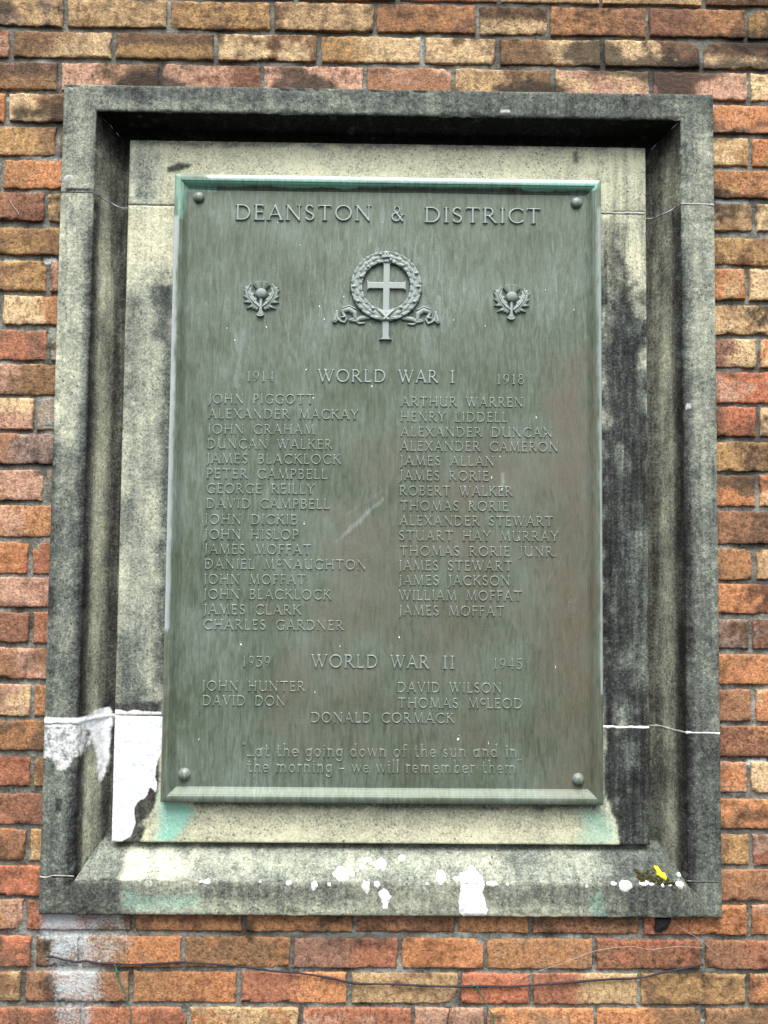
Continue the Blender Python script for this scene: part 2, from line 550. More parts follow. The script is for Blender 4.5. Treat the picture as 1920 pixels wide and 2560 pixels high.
def brick_stains(x, z):
    """whitewash runs, soot and a painted frame shadow, shared by bricks and mortar; x, z in mm"""
    wh = np.zeros_like(x)
    so = np.zeros_like(x)
    for pts, v, s in (
        ([(84, 1958), (190, 1960), (176, 2010), (92, 2010)], 0.72, 22), ([(176, 1962), (272, 1962), (268, 2018), (172, 2016)], 0.46, 24),
        ([(88, 2005), (200, 2008), (205, 2062), (104, 2070), (106, 2035), (84, 2030)], 0.66, 22), ([(196, 2008), (300, 2012), (280, 2070), (200, 2070)], 0.42, 32),
        ([(98, 2066), (226, 2070), (220, 2166), (122, 2166)], 0.60, 24), ([(112, 2158), (208, 2158), (198, 2240), (122, 2240)], 0.46, 24),
        ([(85, 1215), (110, 1215), (110, 1300), (85, 1300)], 0.0, 5),
        ([(60, 1290), (112, 1290), (108, 1370), (60, 1370)], 0.0, 8),
        ([(92, 870), (112, 870), (110, 935), (88, 935)], 0.35, 10),
        ([(0, 1250), (35, 1255), (30, 1330), (0, 1330)], 0.0, 10),
    ):
        if v > 0:
            paint(wh, x, z, pts, 0, v, s, 10)
    so += 0.32 * sstep(820, 1000, z) + 0.14 * sstep(-300, 700, z) + 0.5 * sstep(0.48, 0.66, fbm(x * 0.006, z * 0.012, 91))
    for pts, v, s in (
        ([(86, 2022), (108, 2022), (112, 2060), (92, 2062)], 0.85, 10), ([(96, 2105), (124, 2105), (126, 2165), (104, 2165)], 0.7, 10),
        ([(270, 1966), (700, 1980), (1100, 1982), (1555, 1985), (1555, 1998), (1100, 1996), (700, 1994), (270, 1980)], 0.42, 8),  # shadow of the frame on the bricks, painted as a dark strip
        ([(250, 1990), (570, 2000), (640, 2040), (520, 2060), (330, 2030)], 0.34, 30),
        ([(520, 1985), (555, 1990), (552, 2030), (525, 2030)], 0.7, 8),
        ([(700, 2018), (840, 2025), (830, 2045), (720, 2040)], 0.6, 14),
        ([(1480, 2030), (1540, 2030), (1530, 2100), (1440, 2180), (1380, 2212), (1380, 2180)], 0.5, 28),
        ([(0, 130), (135, 135), (120, 170), (0, 165)], 0.5, 20),
        ([(1290, 85), (1659, 110), (1659, 140), (1350, 118)], 0.45, 20),
        ([(20, 60), (460, 62), (460, 78), (20, 76)], 0.35, 14),
        ([(1040, 0), (1180, 8), (1180, 40), (1040, 36)], 0.5, 16),
        ([(95, 960), (112, 960), (104, 1010), (84, 1010)], 0.45, 12),
        ([(1570, 1660), (1600, 1660), (1659, 1665), (1659, 1680), (1570, 1675)], 0.3, 8),
    ):
        paint(so, x, z, pts, 0, v, s, 12)
    return wh, so


wall = empty('brick_wall', (0, 0, -1.7), 'weathered wall of mixed buff, orange and maroon bricks with grey mortar around the stone frame', 'wall')
BV, BF, BA, BB, BM = [], [], [], [], []
nbase = 0


def parse(spec):
    if len(spec) == 1:
        return spec, spec, '='
    return spec[0], spec[2], spec[1]


def add_brick(x0, x1, zt0, zb0, spec, k, zt1=None, zb1=None):
    """brick from x0 to x1; top/bottom at the two ends"""
    global nbase
    zt1 = zt0 if zt1 is None else zt1
    zb1 = zb0 if zb1 is None else zb1
    inview = x1 > -950 and x0 < 980 and -1130 < zb0 and zt0 < 1180
    step = 6.5 if inview else 40.0
    nx = max(2, int((x1 - x0) / step))
    nz = 9 if inview else 3
    r = random.uniform(1.6, 3.6)
    us = np.concatenate([[0, 0, r * 0.4], np.linspace(r, x1 - x0 - r, nx), [x1 - x0 - r * 0.4, x1 - x0, x1 - x0]])
    h = zt0 - zb0
    vs = np.concatenate([[0, 0, r * 0.4], np.linspace(r, h - r, nz), [h - r * 0.4, h, h]])
    du = np.array([22, 0.62 * r, 0.2 * r] + [0] * nx + [0.2 * r, 0.62 * r, 22])
    dv = np.array([22, 0.62 * r, 0.2 * r] + [0] * nz + [0.2 * r, 0.62 * r, 22])
    U, V = np.meshgrid(us, vs, indexing='ij')
    D = np.maximum(du[:, None], dv[None, :])
    x = x0 + U
    fx = U / (x1 - x0)
    zb = zb0 * (1 - fx) + zb1 * fx
    zt = zt0 * (1 - fx) + zt1 * fx
    z = zb + V / h * (zt - zb)
    sd = random.randint(0, 9999)
    # uneven arrises
    ex = (fbm(x * 0.07, z * 0.07, sd, 2) - 0.5) * 4.6
    ez = (fbm(x * 0.06 + 40, z * 0.06, sd, 2) - 0.5) * 4.6
    edge = (D > 0.05)
    if inview:
        ex = ex + (vnoise(x * 0.22, z * 0.22, sd + 1) - 0.5) * 2.6
        ez = ez + (vnoise(x * 0.2 + 9, z * 0.2, sd + 2) - 0.5) * 2.6
    x = x + ex * edge
    z = z + ez * edge
    y = D + random.uniform(-1.6, 1.6) + (fbm(x * 0.03, z * 0.03, sd + 5) - 0.5) * 3.0 * (D < 20)
    if random.random() < 0.45 and inview:           # a chipped corner
        cxn, czn = random.choice([x0, x1]), random.choice([zt0, zb0])
        rad = random.uniform(9, 20)
        dd = np.hypot(x - cxn, (z - czn)) + (vnoise(x * .15, z * .15, sd) - .5) * 8
        y = y + 6.5 * sstep(rad, rad * 0.6, dd) * (D < 20)
    a, b, mode = parse(spec)
    brown = np.array(lin(160, 124, 98))
    ca = tuple(0.98 * (np.array(lin(*PAL[a])) * 0.62 + brown * 0.38))
    cb = tuple(0.98 * (np.array(lin(*PAL[b])) * 0.62 + brown * 0.38))
    jit = random.uniform(0.9, 1.1)
    V01 = V / h
    if mode == '>':
        fac = 0.5 + (fx - 0.5) * 1.25 + (fbm(x * 0.02, z * 0.02, sd) - 0.5) * 0.7
    elif mode == '/':
        fac = 0.5 + (0.5 - V01) * 1.5 + (fbm(x * 0.02, z * 0.02, sd) - 0.5) * 0.6
    elif mode == '*':
        fac = 0.36 + (fbm(x * 0.022, z * 0.03, sd) - 0.5) * 1.5
    else:
        fac = np.full_like(x, 0.3)
        cb = tuple(c * 0.72 for c in ca)
    n = x.size
    v = np.stack([x.ravel(), y.ravel(), z.ravel()], 1)
    wh, so = (brick_stains(x.ravel(), z.ravel()) if inview else (np.zeros(n), np.zeros(n)))
    BV.append(v)
    BF.append(grid_faces(*x.shape, base=nbase))
    BA.append(np.tile(np.append(np.array(ca) * jit, random.uniform(0.25, 1.0)), (n, 1)))
    BB.append(np.tile(np.array(cb) * jit, (n, 1)))
    BM.append(np.stack([np.clip(fac.ravel(), 0, 1), wh, so], 1))
    nbase += n


def course_z(k, x):
    a = COURSES[k]
    t = (x + 800.0) / 1600.0
    t = min(1.4, max(-0.4, t))
    return a[0] + (a[2] - a[0]) * t, a[1] + (a[3] - a[1]) * t


def row_joint(k, px):
    y = 1280.0
    zc = sum(COURSES[k]) / 4
    for _ in range(8):
        x, z = at_src(px, y)
        y += (z - zc) * 1.16
    return x


def lay(k, xs, specs):
    for (a, b), sp in zip(zip(xs, xs[1:]), specs):
        if sp is None or b - a < 22:
            continue
        g = random.uniform(4.2, 6.0)
        x0, x1 = a + g, b - g
        if x0 > -668 and x1 < 722 and COURSES[k][0] < 903 and COURSES[k][1] > -840:
            continue                                   # wholly behind the stone frame
        t0, b0 = course_z(k, x0)
        t1, b1 = course_z(k, x1)
        add_brick(x0, x1, t0, b0, sp, k, t1, b1)


for k in COURSES:
    if k in FULL_ROWS:
        jp, sp = FULL_ROWS[k]
        xs = [row_joint(k, p) for p in jp]
        sp = list(sp)
        xs.insert(0, xs[0] - 225)
        while xs[0] > WX0:
            xs.insert(0, xs[0] - 225)
            sp.insert(0, random.choice(RAND))
        while len(sp) < len(xs):
            sp.append(random.choice(RAND))
        xs.append(xs[-1] + 225)
        while xs[-1] < WX1:
            xs.append(xs[-1] + 225)
        while len(sp) < len(xs) - 1:
            sp.append(random.choice(RAND))
        lay(k, xs, sp)
    elif k in SIDE_ROWS:
        lj, ls, rj, rs = SIDE_ROWS[k]
        xs = [row_joint(k, p) for p in lj] + [-655.0]
        if not lj:
            xs = [-655.0 - random.uniform(5, 20)]
            xs.insert(0, xs[0] - random.uniform(195, 215))
        else:
            xs.insert(0, xs[0] - 225)
        ls = list(ls)
        while xs[0] > WX0:
            xs.insert(0, xs[0] - 225)
            ls.insert(0, random.choice(RAND))
        lay(k, xs, ls)
        xs = [705.0] + [row_joint(k, p) for p in rj]
        if not rj:
            xs.append(705 + random.uniform(205, 225))
        else:
            xs.append(xs[-1] + 225)
        rs = list(rs)
        while xs[-1] < WX1:
            xs.append(xs[-1] + 225)
            rs.append(random.choice(RAND))
        lay(k, xs, rs)
    else:
        x = WX0 - (110 if k % 2 else 0)
        xs = [x]
        while xs[-1] < WX1:
            xs.append(xs[-1] + 225)
        lay(k, xs, [random.choice(RAND) for _ in xs])

mesh_obj('brick_facing', np.concatenate(BV), np.concatenate(BF), M_BRICK, wall,
         attrs={'col_a': np.concatenate(BA), 'col_b': np.concatenate(BB), 'mask': np.concatenate(BM)})

# mortar bed behind the brick faces
gx = np.arange(WX0 - 60, WX1 + 80, 9.0)
gz = np.arange(-1690, 1720, 9.0)
X, Z = np.meshgrid(gx, gz, indexing='ij')
Y = 6.0 + (fbm(X * 0.02, Z * 0.03, 21) - 0.5) * 9.0
for cx_, cz_, wx_, wz_ in ((-676, 340, 34, 40), (-690, 190, 40, 40), (-678, 42, 20, 36)):    # cement patches beside the frame
    Y = Y - 5.0 * sstep(wx_, wx_ * 0.7, np.abs(X - cx_)) * sstep(wz_, wz_ * 0.7, np.abs(Z - cz_))
wh, so = np.zeros(X.size), np.zeros(X.size)
sel = ((X.ravel() > -950) & (X.ravel() < 980) & (np.abs(Z.ravel()) < 1180))
wh[sel], so[sel] = brick_stains(X.ravel()[sel], Z.ravel()[sel])
white_beds = np.zeros(X.size)
for pts in ([(75, 335), (148, 336), (148, 344), (75, 343)], [(5, 558), (45, 560), (45, 568), (5, 568)], [(90, 556), (125, 552), (125, 570), (90, 570)],
            [(1548, 424), (1620, 428), (1620, 438), (1548, 436)], [(1550, 556), (1610, 558), (1610, 566), (1550, 565)],
            [(1582, 390), (1659, 393), (1659, 403), (1582, 400)], [(1570, 172), (1620, 176), (1620, 182), (1570, 180)],
            [(1590, 1465), (1645, 1465), (1645, 1480), (1590, 1480)], [(1612, 1640), (1659, 1640), (1659, 1658), (1612, 1655)],
            [(1576, 1713), (1612, 1713), (1612, 1722), (1576, 1722)], [(1560, 1420), (1659, 1425), (1659, 1440), (1560, 1436)],
            [(0, 1733), (100, 1735), (100, 1746), (0, 1744)], [(1505, 2205), (1659, 2195), (1659, 2205), (1505, 2212)],
            [(0, 205), (25, 205), (25, 215), (0, 215)], [(895, 75), (910, 75), (914, 125), (898, 125)]):
    paint(white_beds, X.ravel(), Z.ravel(), pts, 0, 0.85, 6, 3)
wh = np.maximum(wh, white_beds)
MQ = grid_faces(len(gx), len(gz))
mx, mz = X.ravel()[MQ].mean(1), Z.ravel()[MQ].mean(1)
MQ = MQ[~((mx > -664) & (mx < 717) & (mz > -835) & (mz < 892))]      # the opening that holds the stone frame
mesh_obj('mortar', np.stack([X.ravel(), Y.ravel(), Z.ravel()], 1), MQ, M_MORTAR, wall,
         attrs={'mask': np.stack([np.zeros(X.size), wh, so], 1)})

# ================================================================== stone surround
XL, XR, ZT, ZB = -680.0, 733.0, 907.0, -850.0            # outer edges
WL, WR, WT, WB = 72.0, 73.0, 59.0, 70.0                  # width of the flat face on each side
FACE_Y = -20.0
# profile: (share of face width or mm past the arris) for left/right, top, bottom with a shared depth
face_n = 11
prof = [('f', 0.0, 12.0), ('f', 0.0, -14.0), ('f', 0.012, -18.2), ('f', 0.05, FACE_Y)]
prof += [('f', 0.05 + 0.9 * i / face_n, FACE_Y) for i in range(1, face_n)]
prof += [('f', 0.955, FACE_Y), ('f', 0.985, FACE_Y + 1.6), ('f', 1.0, FACE_Y + 5.0)]
SPL = [(3, -8, 2.0, 6), (6, 0, 3.0, 11), (8, 8, 4.0, 17), (11, 16, 5.0, 24), (15, 25, 7.0, 31), (19, 34, 9.0, 38), (23, 43, 12.0, 44), (27, 52, 16.0, 50), (31, 60, 20.0, 56), (36, 65, 25.0, 62)]
prof += [('s', s, s[1]) for s in SPL]
prof += [('s', (50, 65, 45.0, 75), 65.5), ('s', (90, 65, 90.0, 95), 66.0)]
NP = len(prof)


def prof_off(side):
    w = {'l': WL, 'r': WR, 't': WT, 'b': WB}[side]
    out = []
    for kd, v, d in prof:
        if kd == 'f':
            out.append(v * w)
        else:
            out.append(w + {'l': v[0], 'r': v[0], 't': v[2], 'b': v[3]}[side])
    return np.array(out)


PD = np.array([p[2] for p in prof])
OL, OR_, OT, OB = (prof_off(s) for s in 'lrtb')
J_TOP_L, J_TOP_R, J_LOW_L, J_LOW_R, J_SILL_L, J_SILL_R = 668.0, 661.0, -458.0, -471.0, -773.0, -776.0


def stone_noise(x, y, z, amp=1.0, seed=40):
    n = (fbm(x * 0.05 + y * 0.07, z * 0.05, seed) - 0.5) * 2.4 + (fbm(x * 0.2 + y * 0.2, z * 0.2, seed + 3) - 0.5) * 1.4
    return n * amp


def strip(side, a, b, step=5.0):
    """grid over the profile (u) and along the side (v) from a to b; ends outside the range are mitred"""
    n = max(2, int(abs(b - a) / step))
    t = np.linspace(0, 1, n)[None, :]
    one = np.ones((NP, n))
    if side in 'lr':
        lo = np.full(NP, a) if a is not None else None
        x = (XL + OL if side == 'l' else XR - OR_)[:, None] * one
        z0 = np.where(np.isfinite(a) * np.ones(NP, bool), a, 0)
        z = (ZB + OB if a <= ZB + 1 else np.full(NP, a))[:, None] * (1 - t) + (ZT - OT if b >= ZT - 1 else np.full(NP, b))[:, None] * t
    else:
        z = (ZT - OT if side == 't' else ZB + OB)[:, None] * one
        x = (XL + OL)[:, None] * (1 - t) + (XR - OR_)[:, None] * t
    y = PD[:, None] * one
    return x, y, z


def finish(name, strips, parent, painter, label=None, flips=None):
    V, F, A1, A2 = [], [], [], []
    base = 0
    for (x, y, z, side) in strips:
        isface = (np.arange(NP) >= 3)[:, None] & (np.arange(NP) < NP - 2)[:, None]
        dn = stone_noise(x, y, z)
        along = z if side in 'lr' else x
        nearb = np.exp(-((PIDX - I_ARRIS) / 1.4) ** 2)[:, None] + np.exp(-((PIDX - 2.5) / 1.3) ** 2)[:, None]
        chip = sstep(0.56, 0.8, fbm(along * 0.035 + ord(side), along * 0 + PIDX[:, None] * 0.15, 71, 3)) * 7.0 + 1.2 * (vnoise(along * 0.15, along * 0, 5) - 0.3)
        y2 = y - dn * isface * 0.9 + np.clip(chip, 0, 9) * nearb * isface
        inward = {'l': 1, 'r': -1}.get(side, 0)
        x2 = x + stone_noise(z, y, x, 0.5, 60) * (inward != 0)
        z2 = z + stone_noise(x, y, z, 0.5, 61) * (side in 'tb')
        m1, m2 = painter(x, y, z, side)
        V.append(np.stack([x2.ravel(), y2.ravel(), z2.ravel()], 1))
        F.append(grid_faces(*x.shape, flip=(side in 'rb'), base=base))
        A1.append(m1)
        A2.append(m2)
        base += x.size
    o = mesh_obj(name, np.concatenate(V), np.concatenate(F), M_STONE, parent, attrs={'mask': np.concatenate(A1), 'mask2': np.concatenate(A2)})
    if label:
        o['label'] = label
    return o


PIDX = np.arange(NP)
I_ARRIS = 3 + face_n + 1                                  # index of the arris
U_SPL = np.clip((PIDX - I_ARRIS) / (NP - 1 - I_ARRIS), 0, 1)


def surround_paint(x, y, z, side):
    xx, zz = x.ravel(), z.ravel()
    u = np.repeat(PIDX, x.shape[1])
    us = np.repeat(U_SPL, x.shape[1])
    face = u <= I_ARRIS
    tone = np.full(xx.shape, 0.42)
    white = np.zeros(xx.shape)
    green = np.zeros(xx.shape)
    warm = np.full(xx.shape, 0.25)
    streak = np.full(xx.shape, 0.4)
    moss = np.zeros(xx.shape)
    D = -0.02
    P = lambda arr, pts, v, soft=14, warp=12, st=1.0, seed=3, stretch=1.0, wscale=0.03: paint(arr, xx, zz, pts, D, v, soft, warp, wscale, st, seed, stretch)
    # flat face: painted by position, so the stains run round the corners
    tone[:] = 0.42
    P(tone, [(100, 150), (1600, 160), (1600, 275), (100, 250)], 0.30, 14)
    P(tone, [(215, 212), (560, 222), (560, 250), (215, 245)], 0.43, 14)
    P(tone, [(560, 215), (1000, 225), (1000, 255), (560, 250)], 0.38, 16)
    P(tone, [(1000, 190), (1600, 190), (1600, 275), (1000, 262)], 0.26, 30)
    P(tone, [(400, 165), (1000, 170), (1000, 203), (400, 200)], 0.26, 12)
    P(tone, [(120, 165), (215, 180), (222, 420), (110, 420)], 0.46, 18)
    P(tone, [(235, 180), (420, 185), (400, 215), (250, 212)], 0.28, 14)
    P(white, [(1078, 232), (1108, 236), (1108, 246), (1080, 246)], 0.55, 6, 8)
    P(white, [(1105, 238), (1140, 240), (1140, 242), (1105, 241)], 0.5, 3, 3)
    P(tone, [(105, 415), (215, 420), (195, 960), (95, 960)], 0.62, 14)
    P(tone, [(130, 420), (200, 420), (200, 600), (165, 520)], 0.5, 16, 10)
    P(tone, [(85, 925), (125, 920), (128, 1100), (200, 1150), (195, 1556), (75, 1556)], 0.38, 26, 26, seed=8)
    P(tone, [(88, 925), (118, 920), (118, 1330), (82, 1330)], 0.2, 12, 10)
    P(tone, [(75, 1558), (200, 1558), (215, 1900), (70, 1900)], 0.36, 6, 6)
    P(tone, [(75, 1760), (200, 1760), (215, 1880), (70, 1880)], 0.31, 26, 20)
    P(tone, [(1455, 220), (1580, 220), (1580, 440), (1455, 440)], 0.42, 16)
    P(tone, [(1505, 300), (1525, 290), (1530, 345), (1508, 350)], 0.56, 10)
    P(tone, [(1455, 445), (1580, 445), (1580, 900), (1470, 900)], 0.53, 14)
    P(tone, [(1465, 830), (1580, 830), (1580, 1120), (1465, 1120)], 0.45, 30, 18)
    P(tone, [(1465, 1080), (1580, 1080), (1580, 1580), (1465, 1580)], 0.34, 30, 20)
    P(tone, [(1465, 1583), (1580, 1583), (1580, 2010), (1460, 2010)], 0.25, 8, 6)
    P(tone, [(60, 1886), (1580, 1905), (1580, 2010), (60, 2010)], 0.42, 10, 8)
    P(tone, [(50, 1886), (270, 1888), (270, 2010), (50, 2010)], 0.25, 22, 18)
    P(tone, [(420, 1900), (760, 1905), (760, 1945), (420, 1930)], 0.34, 22, 16)
    P(tone, [(300, 1950), (1300, 1960), (1300, 2010), (300, 1995)], 0.58, 16, 10)
    P(tone, [(760, 1920), (1020, 1920), (1020, 1990), (760, 1990)], 0.52, 18, 14)
    P(tone, [(1300, 1895), (1600, 1895), (1600, 2010), (1380, 2010), (1340, 1950)], 0.25, 26, 18)
    P(tone, [(1520, 1915), (1575, 1915), (1575, 2010), (1450, 2010)], 0.34, 20, 12)
    P(tone, [(1120, 1905), (1250, 1905), (1250, 1940), (1120, 1935)], 0.36, 18, 12)
    P(green, [(268, 1920), (330, 1925), (430, 1925), (430, 1968), (260, 1972)], 0.46, 18, 14)
    P(green, [(1268, 1930), (1312, 1925), (1318, 1985), (1268, 1985)], 0.42, 14, 10)
    P(moss, [(60, 1968), (1560, 1984), (1560, 1992), (60, 1976)], 0.32, 4, 2)
    warm[face] = 0.22
    tone[face] += 0.10
    P(tone, [(140, 384), (205, 386), (214, 412), (130, 410)], 0.66, 4, 7)
    P(tone, [(142, 408), (180, 405), (214, 412), (214, 417), (180, 411), (142, 414)], 0.02, 2, 3)
    # white lime run over the face under the joint
    P(white, [(86, 1556), (187, 1550), (187, 1618), (162, 1640), (158, 1660), (122, 1672), (100, 1645), (82, 1650)], 0.50, 9, 12, seed=5)
    P(white, [(80, 1550), (195, 1552), (195, 1566), (80, 1568)], 0.9, 4, 3)
    P(tone, [(120, 1725), (134, 1725), (136, 1752), (122, 1752)], 0.05, 5, 4)
    P(white, [(1480, 868), (1496, 868), (1496, 886), (1480, 886)], 0.6, 5, 4)
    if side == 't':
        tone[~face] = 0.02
    if side == 'b':
        warm[:] = 0.35
        sl = ~face
        green[sl] = 0
        moss[sl] = 0
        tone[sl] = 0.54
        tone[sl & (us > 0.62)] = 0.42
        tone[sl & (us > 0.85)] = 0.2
        tt = tone.copy()
        D = 0.0
        P(tt, [(270, 1840), (380, 1850), (400, 1895), (250, 1900)], 0.80, 16, 16)
        P(tt, [(400, 1850), (1100, 1860), (1100, 1885), (400, 1875)], 0.64, 14, 16)
        P(tt, [(1330, 1850), (1480, 1850), (1500, 1910), (1310, 1905)], 0.30, 20, 20)
        P(tt, [(150, 1840), (260, 1845), (260, 1900), (180, 1900)], 0.44, 12, 12)
        tone[sl] = tt[sl]
        warm[sl] = 0.22
        P(moss, [(1360, 1872), (1450, 1868), (1460, 1895), (1380, 1895)], 0.45, 12, 12)
        P(moss, [(235, 1828), (275, 1828), (268, 1850), (230, 1850)], 0.5, 8, 8)
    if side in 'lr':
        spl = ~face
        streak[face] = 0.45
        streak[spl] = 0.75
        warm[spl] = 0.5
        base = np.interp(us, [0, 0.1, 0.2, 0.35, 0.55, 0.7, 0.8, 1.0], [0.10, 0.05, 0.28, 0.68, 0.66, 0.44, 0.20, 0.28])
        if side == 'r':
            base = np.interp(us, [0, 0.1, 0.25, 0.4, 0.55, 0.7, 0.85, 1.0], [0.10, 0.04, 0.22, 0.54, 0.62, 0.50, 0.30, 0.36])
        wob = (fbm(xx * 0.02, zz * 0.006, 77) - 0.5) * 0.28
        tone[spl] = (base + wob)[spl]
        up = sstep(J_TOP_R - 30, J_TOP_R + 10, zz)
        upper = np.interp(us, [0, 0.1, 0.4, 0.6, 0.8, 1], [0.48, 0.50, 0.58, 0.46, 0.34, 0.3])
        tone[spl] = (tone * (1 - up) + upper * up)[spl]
        fade = sstep(740, 845, zz)                        # darker up towards the lintel
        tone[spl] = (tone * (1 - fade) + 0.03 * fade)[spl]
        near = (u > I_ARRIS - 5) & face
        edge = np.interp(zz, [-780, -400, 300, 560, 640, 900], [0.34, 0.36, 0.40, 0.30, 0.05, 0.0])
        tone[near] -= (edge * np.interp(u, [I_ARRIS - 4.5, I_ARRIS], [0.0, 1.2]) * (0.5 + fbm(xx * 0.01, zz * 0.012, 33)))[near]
        if side == 'l':
            dd = 0.02
            wtmp = np.zeros_like(white)
            paint(wtmp, xx, zz, [(205, 1532), (232, 1536), (228, 1600), (218, 1680), (206, 1706), (202, 1650), (196, 1580), (186, 1570), (186, 1550)], dd, 0.85, 6, 6)
            white[spl] = np.maximum(white, wtmp)[spl]
            P(moss, [(186, 1855), (215, 1830), (225, 1850), (205, 1880)], 0.3, 8, 8)
            P(tone, [(172, 1876), (196, 1850), (206, 1856), (188, 1884)], -0.3, 4, 4)  # dark hollow at the mitre, its shade painted as tone
            mtmp = np.zeros_like(white)
            paint(mtmp, xx, zz, [(262, 360), (280, 360), (275, 700), (262, 700)], 0.06, 0.35, 12, 8)
            moss[spl] = np.maximum(moss, mtmp)[spl]
        else:
            mtmp = np.zeros_like(white)
            paint(mtmp, xx, zz, [(1405, 1000), (1425, 1000), (1425, 1300), (1405, 1300)], 0.06, 0.42, 12, 10)
            moss[spl] = np.maximum(moss, mtmp)[spl]
    return np.stack([tone, white, green], 1), np.stack([warm, streak, moss], 1)


surround = empty('stone_surround', (0, 0, ZB / 1000), 'deep moulded sandstone frame, grey and sooty, set in the brick wall round the bronze tablet', 'stone frame')


def S(side, a=0, b=0):
    if side in 'lr':
        x, y, z = strip(side, a, b)
    else:
        n = 300
        x, y, z = strip(side, 0, n * 5.0)
    return (x, y, z, side)


G = 1.6
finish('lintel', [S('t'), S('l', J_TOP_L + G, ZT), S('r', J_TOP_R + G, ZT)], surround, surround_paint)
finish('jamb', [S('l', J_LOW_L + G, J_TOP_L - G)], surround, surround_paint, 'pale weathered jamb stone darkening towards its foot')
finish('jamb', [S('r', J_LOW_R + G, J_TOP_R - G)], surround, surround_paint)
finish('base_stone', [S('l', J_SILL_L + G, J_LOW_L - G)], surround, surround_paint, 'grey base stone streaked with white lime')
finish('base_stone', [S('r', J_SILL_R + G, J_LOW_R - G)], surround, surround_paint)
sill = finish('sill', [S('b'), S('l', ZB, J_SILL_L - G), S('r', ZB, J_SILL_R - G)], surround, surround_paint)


def joint(side, z, h, mat, proud=0.8, i0=1, i1=NP, wob=1.0, label=None, name='mortar_joint'):
    n = 4
    idx = np.arange(i0, i1)
    xo = (XL + OL if side == 'l' else XR - OR_)[idx]
    yo = PD[idx]
    # finer along the profile
    s = np.linspace(0, len(idx) - 1, (len(idx) - 1) * 3 + 1)
    xo = np.interp(s, np.arange(len(idx)), xo)
    yo = np.interp(s, np.arange(len(idx)), yo)
    v = []
    hh = h * (0.3 + 1.1 * fbm(xo * 0.16, yo * 0.16, 5, 2))
    zc = z + (vnoise(xo * 0.06, yo * 0.06, 9) - 0.5) * 2.5 * wob
    for j, (e, p) in enumerate(((-1, -2.5), (-0.6, proud), (0.6, proud), (1, -2.5))):
        sx = 1 if side == 'l' else -1
        inner = (s > (I_ARRIS - i0))
        v.append(np.stack([xo + sx * p * inner * 0.9, yo - p * np.where(inner, 0.45, 1.0), zc + e * hh], 1))
    v = np.stack(v, 1)
    o = mesh_obj(name, v.reshape(-1, 3), grid_faces(v.shape[0], n, flip=(side == 'r')), mat, surround)
    if label:
        o['label'] = label
    return o


joint('l', J_TOP_L, 1.6, M_GREY_JOINT, 0.2)
joint('r', J_TOP_R, 3.0, M_PALE_JOINT, 0.6, 1, I_ARRIS + 1)
joint('r', J_TOP_R, 1.6, M_GREY_JOINT, 0.2, I_ARRIS, NP)
joint('l', J_LOW_L, 7.0, M_WHITE, 1.6, label='thick white mortar joint')
joint('r', J_LOW_R, 3.4, M_WHITE, 0.6, 1, I_ARRIS + 2)
joint('r', J_LOW_R, 3.0, M_PALE_JOINT, 0.6, I_ARRIS + 1, NP)
joint('l', J_SILL_L, 1.8, M_PALE_JOINT, 0.5, 1, I_ARRIS + 1, 2.0)
joint('r', J_SILL_R, 1.4, M_GREY_JOINT, 0.1)

# mortar collar where an old fixing broke the left leg of the lintel
def lump(name, cx, cy, cz, rx, ry, rz, mat, parent, seed, n=18, m_=9, rough=0.3, label=None):
    v, f = [], []
    rng = np.random.RandomState(seed)
    for i in range(m_ + 1):
        ph = math.pi * i / m_
        for j in range(n):
            th = 2 * math.pi * j / n
            d = np.array([math.sin(ph) * math.cos(th), math.cos(ph), math.sin(ph) * math.sin(th)])
            k = 1 + (fbm(d[0] * 2.2 + seed, d[2] * 2.2 + d[1] * 1.7, seed) - 0.5) * 2 * rough
            v.append((cx + d[0] * rx * k, cy + d[1] * ry * k, cz + d[2] * rz * k))
    for i in range(m_):
        for j in range(n):
            f.append((i * n + j, i * n + (j + 1) % n, (i + 1) * n + (j + 1) % n, (i + 1) * n + j))
    o = mesh_obj(name, v, f, mat, parent)
    if label:
        o['label'] = label
    return o


mx_, mz_ = at(146, 386, -0.02)
lump('mortar_patch', mx_, -13, mz_, 20, 9, 17, M_PALE_JOINT, surround, 5, 20, 10, 0.35)

# white splashes: conform to the sill
SILL_S = np.concatenate([[0], np.cumsum(np.hypot(np.diff(OB), np.diff(PD)))])


def sill_pos(x, s, lift):
    o = np.interp(s, SILL_S, OB)
    d = np.interp(s, SILL_S, PD)
    o1, d1 = np.interp(s + 1.5, SILL_S, OB), np.interp(s + 1.5, SILL_S, PD)
    o0, d0 = np.interp(s - 1.5, SILL_S, OB), np.interp(s - 1.5, SILL_S, PD)
    to, td = o1 - o0, d1 - d0
    L = np.hypot(to, td) + 1e-9
    return np.stack([x, d - to / L * lift, ZB + o + td / L * lift], -1)


S_ARRIS = SILL_S[I_ARRIS]


def splash(px, py, w, h, seed):
    """px, py in photo pixels (1920 wide); w, h in mm"""
    x, z = at_src(px, py, -0.02)
    dz = z - (ZB + WB)
    if dz <= 0:
        s0 = S_ARRIS + dz
    else:
        s0 = S_ARRIS + dz * 2.0
    blob([(math.cos(t) * w / 2 * (1 + (vnoise(math.cos(t) * 1.6 + seed * 3.1, math.sin(t) * 1.6, seed) - 0.5) * 0.6),
           math.sin(t) * h / 2 * (1 + (vnoise(math.cos(t) * 1.6, math.sin(t) * 1.6 + seed * 1.7, seed + 5) - 0.5) * 0.6 + (vnoise(t * 4.1, seed * 1.3, seed) - 0.5) * 0.4)) for t in np.linspace(0, 2 * math.pi, 41)[:-1]], x, s0)


